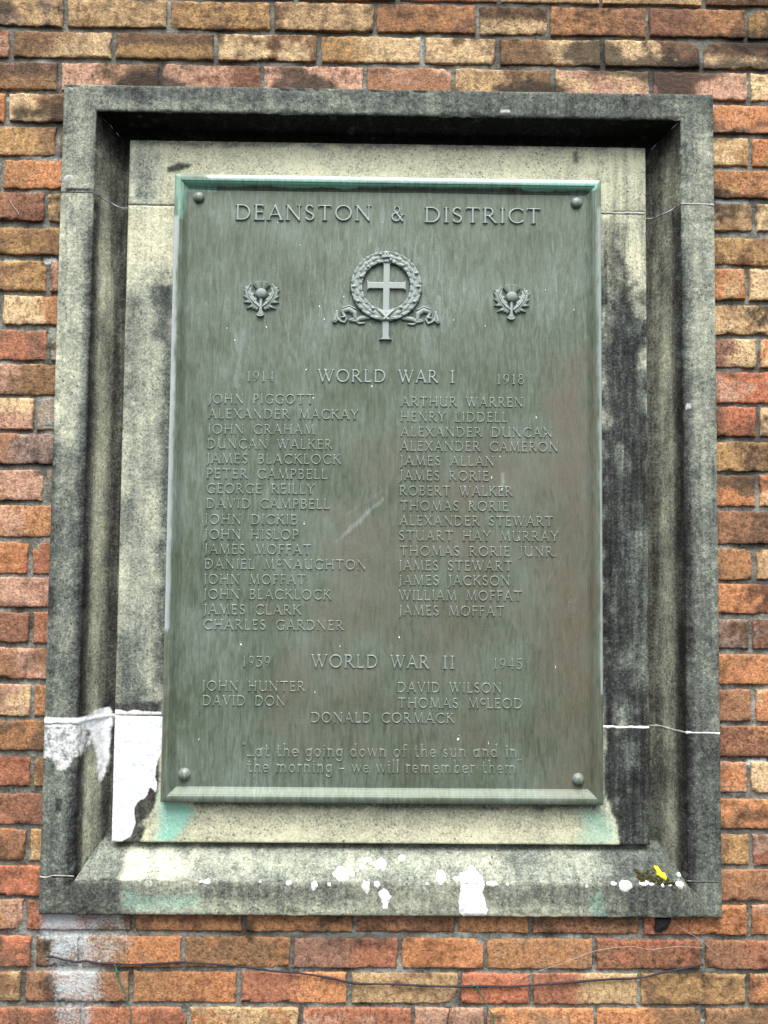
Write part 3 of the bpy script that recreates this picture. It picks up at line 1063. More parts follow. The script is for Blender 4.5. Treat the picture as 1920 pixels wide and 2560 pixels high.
def blob(outline, x, s0):
    """thin crust on the sill; outline in mm (along the sill, up over the profile) round x, s0"""
    nr, na = 6, len(outline)
    v = [sill_pos(x, s0, 1.5)]
    for i in range(1, nr + 1):
        r = i / nr
        for ox, os_ in outline:
            v.append(sill_pos(x + ox * r, s0 + os_ * r, 1.8 - 1.6 * r ** 3))
    f = [(0, 1 + j, 1 + (j + 1) % na) for j in range(na)]
    for i in range(nr - 1):
        for j in range(na):
            a, b = 1 + i * na + j, 1 + i * na + (j + 1) % na
            f.append((a, a + na, b + na, b))
    mesh_obj('lime_splash', np.array(v), f, M_WHITE, sill)


for i, (zx, zy, w, h) in enumerate([(425, 670, 34, 34), (500, 672, 8, 10), (565, 640, 12, 14), (610, 612, 18, 12), (695, 632, 24, 26), (850, 605, 16, 12),
                                    (1115, 682, 21, 32), (60, 712, 12, 12), (235, 730, 14, 20), (340, 722, 8, 9), (595, 730, 17, 26), (670, 722, 12, 18),
                                    (1465, 716, 22, 14),
                                    (1570, 722, 7, 8), (1018, 718, 7, 7), (1335, 650, 14, 14), (1228, 690, 16, 10)]):
    splash(700 + zx * 0.3617, 1950 + zy * 0.3617, w, h, i + 1)
for i, (zx, zy, w, h) in enumerate([(645, 1368, 24, 26), (570, 1356, 12, 12), (758, 1354, 20, 14), (975, 1362, 16, 16), (405, 1374, 8, 7), (865, 1368, 8, 9), (800, 1362, 9, 8), (985, 1325, 9, 11), (910, 1366, 7, 8)]):
    splash(1300 + zx * 0.4114, 1650 + zy * 0.4114, w, h, i + 41)
def run(zx, zy, pts):
    """a longer lime run; pts in close-up pixels"""
    x, z = at_src(700 + zx * 0.3617, 1950 + zy * 0.3617, -0.02)
    out = []
    for i in range(len(pts)):
        (ax, ay), (bx, by) = pts[i], pts[(i + 1) % len(pts)]
        for t in (0, 0.25, 0.5, 0.75):
            px, py = ax + (bx - ax) * t, ay + (by - ay) * t
            qx, qz = at_src(700 + px * 0.3617, 1950 + py * 0.3617, -0.02)
            ds = qz - (ZB + WB)
            k = (vnoise(qx * 0.25, qz * 0.25, 8) - 0.5) * 5
            out.append((qx - x + k, (ds if ds <= 0 else ds * 1.9) - (z - (ZB + WB)) + k * 0.4))
    blob(out, x, S_ARRIS + (z - (ZB + WB)))


run(1330, 830, [(1250, 665), (1310, 655), (1340, 640), (1365, 655), (1405, 680), (1412, 720), (1400, 770), (1420, 830), (1432, 900), (1430, 950), (1300, 955), (1262, 935), (1230, 890), (1226, 850), (1240, 800), (1245, 740), (1240, 700)])
run(725, 815, [(690, 765), (720, 745), (755, 775), (768, 810), (752, 850), (745, 885), (722, 893), (708, 860), (695, 820), (672, 790)])
splash(1225 * 0.4219, 1650 + 1310 * 0.4219, 15, 14, 70)
splash(1190 * 0.4219, 1650 + 1312 * 0.4219, 7, 7, 71)
splash(1540 * 0.4219, 1650 + 1312 * 0.4219, 6, 6, 72)

# ================================================================== stone backing slabs behind the tablet
PX0, PX1, PZ0, PZ1, PY = -549.0, 600.0, -719.0, 811.0, 35.0
backing = empty('stone_backing', (0, 0.05, PZ0 / 1000), 'cream sandstone slab behind the bronze tablet, lower left corner white, right side black', 'stone slab')


def slab(name, x0, x1, z0, z1, label=None, drop=0.0):
    n, mz = max(2, int((x1 - x0) / 4.5)), max(2, int((z1 - z0) / 4.5))
    r = 2.2
    us = np.concatenate([[x0, x0, x0 + r], np.linspace(x0 + 2 * r, x1 - 2 * r, n), [x1 - r, x1, x1]])
    vs = np.concatenate([[z0, z0, z0 + r], np.linspace(z0 + 2 * r, z1 - 2 * r, mz), [z1 - r, z1, z1]])
    du = np.array([32, r * 0.7, 0.3] + [0] * n + [0.3, r * 0.7, 32])
    dv = np.array([32, r * 0.7, 0.3] + [0] * mz + [0.3, r * 0.7, 32])
    x, z = np.meshgrid(us, vs, indexing='ij')
    z = z - drop * (x - x0) / (x1 - x0) * (z - z0) / (z1 - z0)
    dd = np.maximum(du[:, None], dv[None, :])
    y = PY + dd - stone_noise(x, 0 * x, z, 0.8, 90) * (dd < 20)
    xx, zz = x.ravel(), z.ravel()
    tone = np.full(xx.shape, 0.86)
    white, green, streak, moss = (np.zeros(xx.shape) for _ in range(4))
    warm = np.full(xx.shape, 0.42)
    streak[:] = 0.45 * (xx < -440) + 0.85 * (xx > 492)
    D = 0.035
    P = lambda arr, pts, v, soft=14, warp=12, st=1.0, seed=3, stretch=1.0: paint(arr, xx, zz, pts, D, v, soft, warp, 0.03, st, seed, stretch)
    # top slab
    P(tone, [(280, 295), (1400, 312), (1400, 326), (280, 310)], 0.52, 9, 10)
    P(tone, [(288, 340), (345, 335), (340, 440), (284, 440)], 0.66, 18, 14)
    warm[(xx < -480) & (zz > 660)] = 0.1
    P(tone, [(360, 365), (385, 352), (412, 356), (412, 360), (385, 368), (365, 374)], 0.28, 4, 4)
    P(tone, [(1240, 330), (1250, 330), (1250, 355), (1240, 355)], 0.45, 4, 4)
    # left slab
    P(tone, [(255, 600), (385, 600), (365, 1545), (235, 1545)], 0.66, 60, 30)
    P(warm, [(255, 600), (385, 600), (365, 1545), (235, 1545)], 0.18, 60, 30)
    P(tone, [(335, 620), (380, 620), (372, 760), (340, 730)], 0.36, 18, 20)
    P(tone, [(352, 740), (378, 740), (364, 1480), (338, 1480)], 0.40, 12, 18)
    P(tone, [(268, 640), (300, 620), (292, 760), (262, 780)], 0.52, 18, 20)
    P(tone, [(258, 1080), (285, 1060), (278, 1180), (252, 1190)], 0.5, 16, 18)
    P(tone, [(268, 800), (290, 790), (280, 930), (262, 930)], 0.48, 16, 16)
    P(tone, [(250, 1380), (300, 1360), (305, 1540), (245, 1540)], 0.42, 20, 20)
    P(tone, [(245, 1518), (350, 1518), (350, 1545), (245, 1545)], 0.26, 6, 6)
    # right slab: soot
    P(tone, [(1300, 480), (1350, 490), (1340, 600), (1300, 640)], 0.52, 20, 18)
    P(tone, [(1302, 600), (1325, 590), (1362, 615), (1380, 690), (1388, 760), (1398, 830), (1405, 1000), (1405, 1560), (1300, 1560), (1300, 640)], 0.17, 34, 46, 1.0, 6)
    P(tone, [(1316, 660), (1350, 640), (1378, 760), (1392, 900), (1405, 1100), (1405, 1560), (1310, 1560)], 0.20, 14, 26, 1.0, 9)
    pale_ = sstep(0.56, 0.72, fbm(xx * 0.022, zz * 0.009, 55)) * 0.20 * (xx > 492)
    tone += pale_ * (tone < 0.4)
    P(tone, [(1330, 540), (1342, 540), (1348, 575), (1332, 580)], 0.3, 8, 8)
    P(tone, [(1300, 1130), (1330, 1130), (1320, 1400), (1300, 1400)], 0.10, 14, 14)
    P(tone, [(1360, 1150), (1400, 1150), (1405, 1480), (1370, 1480)], 0.34, 18, 16)
    P(tone, [(1306, 1400), (1328, 1400), (1324, 1570), (1308, 1570)], 0.15, 8, 8)
    P(warm, [(1302, 615), (1405, 700), (1405, 1840), (1300, 1840)], 0.18, 30, 10)
    # lower corners
    lowr = [(1311, 1572), (1305, 1690), (1312, 1730), (1326, 1765), (1334, 1800), (1340, 1840), (1420, 1840), (1410, 1572)]
    P(tone, lowr, 0.19, 3, 3)
    P(tone, [(1355, 1600), (1385, 1600), (1390, 1660), (1360, 1660)], 0.36, 14, 12)
    P(tone, [(1311, 1572), (1306, 1690), (1300, 1690), (1300, 1572)], 0.62, 2, 2)
    lowl = [(230, 1545), (338, 1545), (344, 1700), (330, 1745), (318, 1780), (300, 1830), (230, 1830)]
    P(tone, lowl, 0.2, 3, 3)
    P(white, [(235, 1535), (350, 1535), (350, 1625), (342, 1640), (338, 1668), (334, 1690), (336, 1712), (320, 1704), (312, 1724), (296, 1730), (288, 1745), (290, 1780), (280, 1805), (235, 1830)], 1.0, 5, 7, 1.0, 5)
    P(white, [(338, 1700), (350, 1640), (352, 1740), (342, 1740)], 0.42, 5, 5)
    P(tone, [(342, 1745), (1310, 1750), (1330, 1790), (300, 1785)], 0.78, 10, 10)
    P(tone, [(420, 1728), (1290, 1736), (1290, 1750), (420, 1742)], 0.48, 6, 6)  # tablet's shadow along its foot, painted into the tone
    P(warm, [(300, 1740), (1340, 1740), (1340, 1840), (300, 1840)], 0.55, 14, 10)
    P(green, [(335, 1722), (400, 1738), (425, 1750), (400, 1790), (375, 1822), (335, 1822), (345, 1770)], 0.95, 18, 14)
    P(white, [(336, 1728), (355, 1738), (366, 1770), (362, 1818), (350, 1818), (350, 1770)], 0.36, 7, 8)
    P(green, [(1235, 1750), (1310, 1740), (1325, 1780), (1330, 1830), (1240, 1830), (1250, 1790)], 0.58, 24, 16)
    o = mesh_obj(name, np.stack([x.ravel(), y.ravel(), z.ravel()], 1), grid_faces(*x.shape), M_STONE, backing,
                 attrs={'mask': np.stack([tone, white, green], 1), 'mask2': np.stack([warm, streak, moss], 1)})
    if label:
        o['label'] = label


slab('top_slab', PX0, PX1, 664.6, PZ1)
slab('side_slab', PX0, -405, -452.0, 663.0, 'pale speckled side slab')
slab('side_slab', 460, PX1, -467.5, 660.2, 'soot blackened side slab')
slab('base_slab', PX0, PX1, PZ0, -454.0, 'lower slab with one corner white with lime', 18.5)
slab('core_slab', -403, 458, -450.0, 659.0)
for x0, x1, z0, z1, mt in ((466, PX1 - 1, -472.6, -466.6, M_WHITE), (466, PX1 - 1, 659.0, 664.8, M_PALE_JOINT), (PX0 + 1, -410, 662.6, 664.9, M_GREY_JOINT)):
    n = 40
    xs = np.linspace(x0, x1, n)
    zt_ = z1 + (vnoise(xs * 0.1, xs * 0, 3) - 0.5) * 2.4
    zb_ = z0 + (vnoise(xs * 0.1, xs * 0, 8) - 0.5) * 2.4
    pr = -0.6 if mt is not M_GREY_JOINT else 2.0
    v = np.stack([np.stack([xs, np.full(n, PY + 3), zb_ - 0.5], 1), np.stack([xs, np.full(n, PY + pr), zb_ + 0.8], 1), np.stack([xs, np.full(n, PY + pr), zt_ - 0.8], 1), np.stack([xs, np.full(n, PY + 3), zt_ + 0.5], 1)], 1)
    mesh_obj('mortar_joint', v.reshape(-1, 3), grid_faces(n, 4), mt, backing)

# ================================================================== bronze tablet
QX0, QX1, QZ0, QZ1 = -442.0, 494.0, -629.0, 725.0
QPY = 23.0                                                # face of the plate
plaque = empty('bronze_plaque', (0, 0.035, QZ0 / 1000), 'green bronze war memorial tablet with raised lettering, wreath and thistles, riveted to the stone slab', 'memorial plaque')


def bronze_masks(x, z):
    pale, green, brown = (np.zeros(x.shape) for _ in range(3))
    D = 0.022
    P = lambda arr, pts, v, soft=14, warp=12, seed=3, st=1.0: paint(arr, x, z, pts, D, v, soft, warp, 0.03, st, seed)
    pale[:] = 0.05 + 0.13 * sstep(-100, 650, z)
    P(pale, [(390, 560), (1280, 570), (1280, 800), (390, 800)], 0.26, 110, 30)
    P(pale, [(700, 520), (980, 520), (980, 720), (700, 720)], 0.36, 50, 30)
    P(pale, [(508, 715), (530, 712), (524, 770), (520, 840), (500, 840), (512, 770)], 0.5, 7, 6)
    P(pale, [(722, 1170), (760, 1130), (830, 1070), (832, 1080), (765, 1145), (728, 1172)], 0.55, 5, 4)
    P(pale, [(745, 1110), (830, 1050), (835, 1058), (750, 1120)], 0.38, 6, 5)
    P(pale, [(1170, 1270), (1218, 1190), (1224, 1190), (1178, 1270)], 0.45, 4, 3)
    P(pale, [(1080, 1020), (1090, 1020), (1092, 1055), (1080, 1055)], 0.6, 5, 4)
    P(pale, [(1225, 1290), (1250, 1290), (1250, 1325), (1225, 1325)], 0.35, 8, 6)
    P(brown, [(690, 880), (1300, 880), (1310, 1560), (690, 1560)], 0.42, 150, 40)
    P(brown, [(1180, 760), (1290, 760), (1300, 1720), (1180, 1720)], 0.55, 60, 30)
    P(brown, [(560, 1300), (900, 1300), (900, 1600), (560, 1600)], 0.40, 100, 40)
    P(brown, [(640, 1560), (1240, 1560), (1240, 1700), (640, 1700)], 0.36, 70, 40)
    P(green, [(376, 372), (1305, 388), (1305, 412), (376, 404)], 0.36, 5, 5)
    P(green, [(376, 372), (408, 372), (402, 480), (374, 480)], 0.5, 8, 6)
    P(green, [(1285, 384), (1306, 384), (1306, 450), (1290, 450)], 0.45, 6, 6)
    P(green, [(400, 402), (470, 402), (470, 416), (400, 414)], 0.55, 6, 6)
    P(green, [(400, 392), (1285, 404), (1285, 413), (400, 403)], 0.75, 3, 3)
    P(green, [(590, 396), (770, 399), (770, 408), (590, 405)], 1.2, 4, 4)
    P(green, [(1130, 400), (1285, 404), (1285, 416), (1130, 412)], 1.1, 5, 5)
    P(pale, [(450, 368), (1290, 378), (1290, 403), (450, 390)], 1.8, 2, 2)  # sky reflection on the rim's top flat, painted pale
    P(pale, [(366, 470), (386, 470), (366, 1360), (342, 1360)], 1.8, 3, 2)
    P(pale, [(1288, 450), (1304, 450), (1312, 1500), (1294, 1500)], 1.0, 3, 2)
    P(pale, [(364, 1360), (342, 1360), (338, 1720), (352, 1720)], 0.5, 5, 3)
    P(brown, [(364, 1340), (342, 1340), (338, 1720), (354, 1720)], 0.7, 5, 3)
    P(pale, [(350, 1700), (1300, 1710), (1300, 1726), (350, 1716)], 0.22, 2, 2)  # highlight on the upward bevel, painted as a paler strip
    P(pale, [(385, 1690), (430, 1670), (440, 1705), (385, 1705)], 0.3, 14, 8)
    return np.stack([pale, green, brown], 1)


# plate with tiny pale flecks stuck on it
RIM = 31.0
px_ = np.arange(QX0 + RIM - 2, QX1 - RIM + 6, 5.0)
pz_ = np.arange(QZ0 + RIM - 2, QZ1 - RIM + 6, 5.0)
px_[-1], pz_[-1] = QX1 - RIM + 2, QZ1 - RIM + 2
X, Z = np.meshgrid(px_, pz_, indexing='ij')
Y = QPY + (fbm(X * 0.012, Z * 0.012, 31) - 0.5) * 1.2
V = np.stack([X.ravel(), Y.ravel(), Z.ravel()], 1)
Fq = grid_faces(len(px_), len(pz_))
A = bronze_masks(V[:, 0], V[:, 2])
fl_v, fl_f = [], []
rng = np.random.RandomState(4)
FLECKS = [(648, 528, 3), (690, 660, 4), (742, 640, 3), (800, 700, 3), (1178, 625, 3), (1240, 668, 3), (700, 688, 4), (662, 797, 4), (677, 858, 4), (1048, 703, 3),
          (803, 833, 4), (980, 690, 3), (490, 708, 3), (575, 705, 4), (508, 733, 4), (1158, 900, 4), (1180, 936, 3), (1062, 1030, 4), (1085, 1054, 5), (1120, 1160, 3), (657, 1130, 4),
          (520, 1390, 5), (555, 1160, 3), (862, 1375, 4), (735, 1395, 3), (1020, 1720, 5), (990, 1594, 6), (1055, 1605, 3), (430, 1596, 3), (680, 1494, 3), (1200, 1440, 3),
          (415, 1720, 4), (900, 1722, 3), (600, 480, 3), (1016, 1085, 4), (1080, 985, 3), (828, 480, 2), (450, 1215, 3), (1296, 1586, 3)]
base = 0
for fx, fy, s in FLECKS:
    x, z = at(fx, fy, QPY / 1000)
    if not (QX0 + RIM + 2 < x < QX1 - RIM - 2 and QZ0 + RIM + 2 < z < QZ1 - RIM - 2):
        continue
    a = rng.uniform(-0.5, 0.5)
    w, h = s * 0.38, s * 0.95
    ring = [(math.cos(t) * w, math.sin(t) * h) for t in np.linspace(0, 2 * math.pi, 9)[:-1]]
    vv = [(x + u * math.cos(a) - v_ * math.sin(a), QPY - 0.9, z + u * math.sin(a) + v_ * math.cos(a)) for u, v_ in ring]
    vb = [(p[0] + (p[0] - x) * 0.25, QPY + 1.0, p[2] + (p[2] - z) * 0.25) for p in vv]
    fl_v += vv + vb
    fl_f += [[base + j for j in range(8)][::-1]] + [[base + j, base + (j + 1) % 8, base + 8 + (j + 1) % 8, base + 8 + j][::-1] for j in range(8)]
    base += 16
plate_faces = [list(map(int, q)) for q in Fq] + [[i + len(V) for i in f] for f in fl_f]
mesh_obj('plate', np.concatenate([V, np.array(fl_v)]), plate_faces, None, plaque, attrs={'mask': np.concatenate([A, np.zeros((len(fl_v), 3))])},
         mats=[M_BRONZE, M_FLECK], mat_index=[0] * len(Fq) + [1] * len(fl_f))

# rim: a mitred moulding
RP = [(0, 36), (0, 12.5), (0.8, 11), (2.2, 10.2), (8, 9.6), (13.5, 9.4), (14.6, 10), (15.2, 11.4), (16, 11.6), (17.6, 12.4), (20, 15), (22.5, 18.2), (25.5, 20.4), (26.2, 21.4), (29, 21.8), (30.5, 23.6), (30.8, 26)]
V, Fl, base = [], [], 0
for side in 'lrtb':
    n = 240
    t = np.linspace(0, 1, n)[None, :]
    o = np.array([p[0] for p in RP])[:, None]
    y = np.array([p[1] for p in RP])[:, None] * np.ones((1, n))
    if side in 'lr':
        x = (QX0 + o if side == 'l' else QX1 - o) * np.ones((1, n))
        z = (QZ0 + o) * (1 - t) + (QZ1 - o) * t
    else:
        z = (QZ1 - o if side == 't' else QZ0 + o) * np.ones((1, n))
        x = (QX0 + o) * (1 - t) + (QX1 - o) * t
    y = y + (fbm(x * 0.02, z * 0.02, 12) - 0.5) * 0.8
    V.append(np.stack([x.ravel(), y.ravel(), z.ravel()], 1))
    Fl.append(grid_faces(*x.shape, flip=(side in 'rb'), base=base))
    base += x.size
V = np.concatenate(V)
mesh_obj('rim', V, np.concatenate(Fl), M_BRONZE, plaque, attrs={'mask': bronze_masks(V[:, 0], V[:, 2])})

# rivets
for px, py, lb in ((429, 425, None), (1246, 437, None), (397, 1674, None), (1250, 1685, None)):
    x0, z0 = at(px, py, 0.018)
    v, f = [], []
    R, n = 12.5, 24
    rings = [(R + 1.5, QPY + 0.6), (R + 0.4, QPY - 1.0)] + [(R * math.cos(a), QPY - 1.5 - 9.0 * math.sin(a)) for a in np.linspace(0.05, math.pi / 2 - 0.12, 7)]
    for r, y in rings:
        for j in range(n):
            th = 2 * math.pi * j / n
            v.append((x0 + r * math.cos(th), y, z0 + r * math.sin(th)))
    v.append((x0, QPY - 10.6, z0))
    for i in range(len(rings) - 1):
        for j in range(n):
            f.append((i * n + j, i * n + (j + 1) % n, (i + 1) * n + (j + 1) % n, (i + 1) * n + j))
    i = len(rings) - 1
    for j in range(n):
        f.append((i * n + j, i * n + (j + 1) % n, len(v) - 1))
    mesh_obj('rivet', v, f, M_BRONZE, plaque, attrs={'mask': np.tile([0.5, 0.0, 0.2], (len(v), 1))})

# ------------------------------------------------------------------ lettering: a drawn roman alphabet cast in low relief
TK, TN, SF = 0.13, 0.092, 0.065


def sg(x0, y0, x1, y1, w0=TK, w1=None):
    return (x0, y0, x1, y1, w0, w0 if w1 is None else w1)


def serif(x, y, l=0.11):
    yy = y + (SF / 2 if y < 0.5 else -SF / 2)
    return [sg(x - l, yy, x + l, yy, SF)]


def stem(x, y0=0.0, y1=1.0, w=TK, s0=True, s1=True):
    o = [sg(x, y0 + 0.04, x, y1 - 0.04, w)]
    if s0:
        o += serif(x, y0)
    if s1:
        o += [sg(x - 0.11, y1 - SF / 2, x + 0.11, y1 - SF / 2, SF)]
    return o


def arc(cx, cy, rx, ry, a0, a1, wk=TK, wn=TN, n=16):
    o = []
    p = None
    for i in range(n + 1):
        a = math.radians(a0 + (a1 - a0) * i / n)
        q = (cx + rx * math.cos(a), cy + ry * math.sin(a), wn + (wk - wn) * abs(math.cos(a)) ** 1.3)
        if p:
            o.append((p[0], p[1], q[0], q[1], p[2], q[2]))
        p = q
    return o


def hl(x0, x1, y, w=TN):
    return [sg(x0, y, x1, y, w)]


GL = {}
GL['A'] = (0.86, [sg(0.43, 0.97, 0.08, 0.03, TN), sg(0.43, 0.97, 0.78, 0.03, TK)] + hl(0.2, 0.66, 0.35) + serif(0.08, 0, 0.1) + serif(0.78, 0, 0.12))
GL['B'] = (0.66, stem(0.13) + hl(0.13, 0.34, 0.965) + hl(0.13, 0.36, 0.53) + hl(0.13, 0.36, 0.035) + arc(0.33, 0.75, 0.2, 0.22, 90, -90) + arc(0.36, 0.285, 0.24, 0.25, 90, -90))
GL['C'] = (0.86, arc(0.52, 0.5, 0.44, 0.47, 48, 312) + [sg(0.815, 0.75, 0.815, 0.9, 0.055), sg(0.815, 0.1, 0.815, 0.24, 0.055)])
GL['D'] = (0.90, stem(0.13) + hl(0.13, 0.4, 0.965) + hl(0.13, 0.4, 0.035) + arc(0.38, 0.5, 0.42, 0.465, 90, -90))
GL['E'] = (0.62, stem(0.13) + hl(0.13, 0.52, 0.965) + hl(0.13, 0.46, 0.52) + hl(0.13, 0.56, 0.035) + [sg(0.52, 0.84, 0.52, 0.97, SF), sg(0.565, 0.03, 0.575, 0.17, SF), sg(0.46, 0.46, 0.46, 0.58, SF)])
GL['F'] = (0.58, stem(0.13) + hl(0.13, 0.52, 0.965) + hl(0.13, 0.45, 0.52) + [sg(0.52, 0.84, 0.52, 0.97, SF), sg(0.45, 0.46, 0.45, 0.58, SF)])
GL['G'] = (0.92, arc(0.52, 0.5, 0.44, 0.47, 48, 300) + [sg(0.815, 0.76, 0.815, 0.9, 0.055), sg(0.8, 0.08, 0.8, 0.4, TK)] + [sg(0.69, 0.42, 0.9, 0.42, SF)])
GL['H'] = (0.92, stem(0.14) + stem(0.78) + hl(0.14, 0.78, 0.52))
GL['I'] = (0.30, stem(0.15))
GL['J'] = (0.34, [sg(0.2, 0.96, 0.2, 0.0, TK, TK), sg(0.2, 0.0, 0.13, -0.16, TK, 0.08), sg(0.13, -0.16, 0.0, -0.24, 0.08, 0.05), sg(0.09, 0.975, 0.31, 0.975, SF)])
GL['K'] = (0.80, stem(0.13) + [sg(0.16, 0.5, 0.62, 0.97, TN), sg(0.3, 0.62, 0.74, 0.03, TK)] + [sg(0.53, 0.975, 0.72, 0.975, SF), sg(0.66, 0.025, 0.84, 0.025, SF)])
GL['L'] = (0.60, stem(0.13) + hl(0.13, 0.54, 0.035) + [sg(0.545, 0.03, 0.56, 0.18, SF)])
GL['M'] = (1.08, [sg(0.12, 0.03, 0.2, 0.97, TN), sg(0.2, 0.97, 0.54, 0.05, TK), sg(0.54, 0.05, 0.86, 0.97, TN), sg(0.86, 0.97, 0.96, 0.03, TK)] + serif(0.12, 0, 0.1) + serif(0.96, 0) + [sg(0.12, 0.975, 0.24, 0.975, SF), sg(0.83, 0.975, 0.96, 0.975, SF)])
GL['N'] = (0.94, [sg(0.14, 0.03, 0.14, 0.97, TN), sg(0.14, 0.95, 0.8, 0.02, TK), sg(0.8, 0.02, 0.8, 0.97, TN)] + serif(0.14, 0, 0.1) + [sg(0.03, 0.975, 0.18, 0.975, SF), sg(0.7, 0.975, 0.91, 0.975, SF)])
GL['O'] = (1.0, arc(0.5, 0.5, 0.43, 0.47, 0, 360, TK, TN, 28))
GL['P'] = (0.62, stem(0.13) + hl(0.13, 0.34, 0.965) + hl(0.13, 0.34, 0.46) + arc(0.32, 0.715, 0.23, 0.255, 90, -90))
GL['R'] = (0.78, stem(0.13) + hl(0.13, 0.34, 0.965) + hl(0.13, 0.34, 0.48) + arc(0.32, 0.725, 0.22, 0.245, 90, -90) + [sg(0.34, 0.47, 0.7, 0.03, TK)] + [sg(0.64, 0.025, 0.82, 0.025, SF)])
GL['S'] = (0.60, arc(0.3, 0.745, 0.2, 0.225, 40, 235, TK, TN) + [sg(0.16, 0.6, 0.46, 0.4, TK)] + arc(0.3, 0.26, 0.22, 0.23, 50, -150, TK, TN) + [sg(0.46, 0.8, 0.46, 0.92, SF), sg(0.1, 0.08, 0.1, 0.22, SF)])
GL['T'] = (0.82, stem(0.41, s1=False) + hl(0.06, 0.76, 0.965) + [sg(0.06, 0.85, 0.05, 0.97, SF), sg(0.76, 0.85, 0.77, 0.97, SF)])
GL['U'] = (0.90, [sg(0.14, 0.96, 0.14, 0.35, TK), sg(0.76, 0.96, 0.76, 0.03, TN + 0.02)] + arc(0.45, 0.35, 0.31, 0.32, 180, 360, TK, TN) + [sg(0.03, 0.975, 0.25, 0.975, SF), sg(0.65, 0.975, 0.86, 0.975, SF)] + [sg(0.72, 0.025, 0.86, 0.025, SF)])
GL['V'] = (0.86, [sg(0.09, 0.97, 0.43, 0.03, TK), sg(0.43, 0.03, 0.77, 0.97, TN), sg(0.0, 0.975, 0.2, 0.975, SF), sg(0.68, 0.975, 0.86, 0.975, SF)])
GL['W'] = (1.22, [sg(0.08, 0.97, 0.36, 0.03, TK), sg(0.36, 0.03, 0.66, 0.97, TN), sg(0.52, 0.97, 0.84, 0.03, TK), sg(0.84, 0.03, 1.13, 0.97, TN), sg(0.0, 0.975, 0.19, 0.975, SF), sg(0.46, 0.975, 0.7, 0.975, SF), sg(1.04, 0.975, 1.22, 0.975, SF)])
GL['X'] = (0.82, [sg(0.1, 0.97, 0.72, 0.03, TK), sg(0.7, 0.97, 0.1, 0.03, TN), sg(0.0, 0.975, 0.2, 0.975, SF), sg(0.6, 0.975, 0.8, 0.975, SF)] + serif(0.1, 0, 0.09) + serif(0.72, 0, 0.1))
GL['Y'] = (0.78, [sg(0.08, 0.97, 0.39, 0.48, TK), sg(0.39, 0.48, 0.7, 0.97, TN), sg(0.0, 0.975, 0.2, 0.975, SF), sg(0.6, 0.975, 0.79, 0.975, SF)] + stem(0.39, 0, 0.5, s1=False))
GL['&'] = (0.86, arc(0.38, 0.76, 0.17, 0.2, 0, 360, 0.09, 0.06) + [sg(0.24, 0.66, 0.74, 0.03, TK)] + arc(0.34, 0.28, 0.28, 0.26, 70, 300, TK, TN) + [sg(0.48, 0.05, 0.74, 0.42, TN), sg(0.64, 0.45, 0.84, 0.45, SF)])
GL['.'] = (0.22, [sg(0.1, 0.05, 0.1, 0.05, 0.12)])
GL['1'] = (0.40, [sg(0.2, 0.96, 0.2, 0.03, TK * 0.9), sg(0.2, 0.95, 0.08, 0.86, 0.06)] + serif(0.2, 0))
GL['9'] = (0.62, arc(0.3, 0.66, 0.22, 0.3, 0, 360, 0.1, 0.06, 22) + [sg(0.52, 0.66, 0.46, 0.3, 0.1, 0.09), sg(0.46, 0.3, 0.2, 0.0, 0.09, 0.05)])
GL['4'] = (0.68, [sg(0.44, 0.96, 0.04, 0.3, 0.06), sg(0.04, 0.3, 0.62, 0.3, 0.065), sg(0.44, 0.96, 0.44, 0.03, 0.11)] + serif(0.44, 0))
GL['8'] = (0.60, arc(0.3, 0.75, 0.17, 0.21, 0, 360, 0.09, 0.06, 20) + arc(0.3, 0.28, 0.22, 0.26, 0, 360, 0.1, 0.06, 20))
GL['3'] = (0.58, [sg(0.02, 0.955, 0.46, 0.955, 0.085), sg(0.02, 0.84, 0.02, 0.96, 0.05), sg(0.46, 0.94, 0.2, 0.6, 0.08)] + arc(0.2, 0.3, 0.29, 0.3, 88, -125, 0.13, 0.075))
GL['5'] = (0.56, [sg(0.16, 0.95, 0.48, 0.96, 0.07), sg(0.16, 0.95, 0.12, 0.58, 0.06)] + arc(0.2, 0.3, 0.26, 0.31, 105, -130, 0.11, 0.06))
# small roman letters of the quotation (x-height 1, ascenders 1.6)
LK, LN = 0.19, 0.12
def lst(x, y1=1.0, y0=0.0, s0=True):
    o = [sg(x, y0 + 0.05, x, y1, LK), sg(x - 0.17, y1 - 0.06, x, y1, 0.09)]
    if s0:
        o += [sg(x - 0.14, 0.04, x + 0.16, 0.04, 0.08)]
    return o
GL['a'] = (1.0, arc(0.42, 0.5, 0.34, 0.45, 0, 360, LK, LN, 20) + lst(0.8, 1.0))
GL['b'] = (1.02, lst(0.2, 1.62, s0=False) + arc(0.56, 0.5, 0.34, 0.45, 0, 360, LK, LN, 20))
GL['d'] = (1.05, arc(0.44, 0.5, 0.34, 0.45, 0, 360, LK, LN, 20) + lst(0.82, 1.62))
GL['e'] = (0.92, arc(0.46, 0.5, 0.36, 0.45, 0, 310, LK, LN, 20) + [sg(0.14, 0.52, 0.8, 0.52, 0.1)])
GL['f'] = (0.72, [sg(0.3, 0.05, 0.3, 1.3, LK), sg(0.06, 0.95, 0.6, 0.95, 0.1)] + arc(0.52, 1.3, 0.22, 0.26, 180, 50, LK, LN) + [sg(0.14, 0.04, 0.48, 0.04, 0.08)])
GL['g'] = (1.0, arc(0.45, 0.52, 0.34, 0.42, 0, 360, LK, LN, 20) + [sg(0.82, 0.98, 0.82, -0.2, LK)] + arc(0.46, -0.22, 0.36, 0.3, 0, -150, LK, LN))
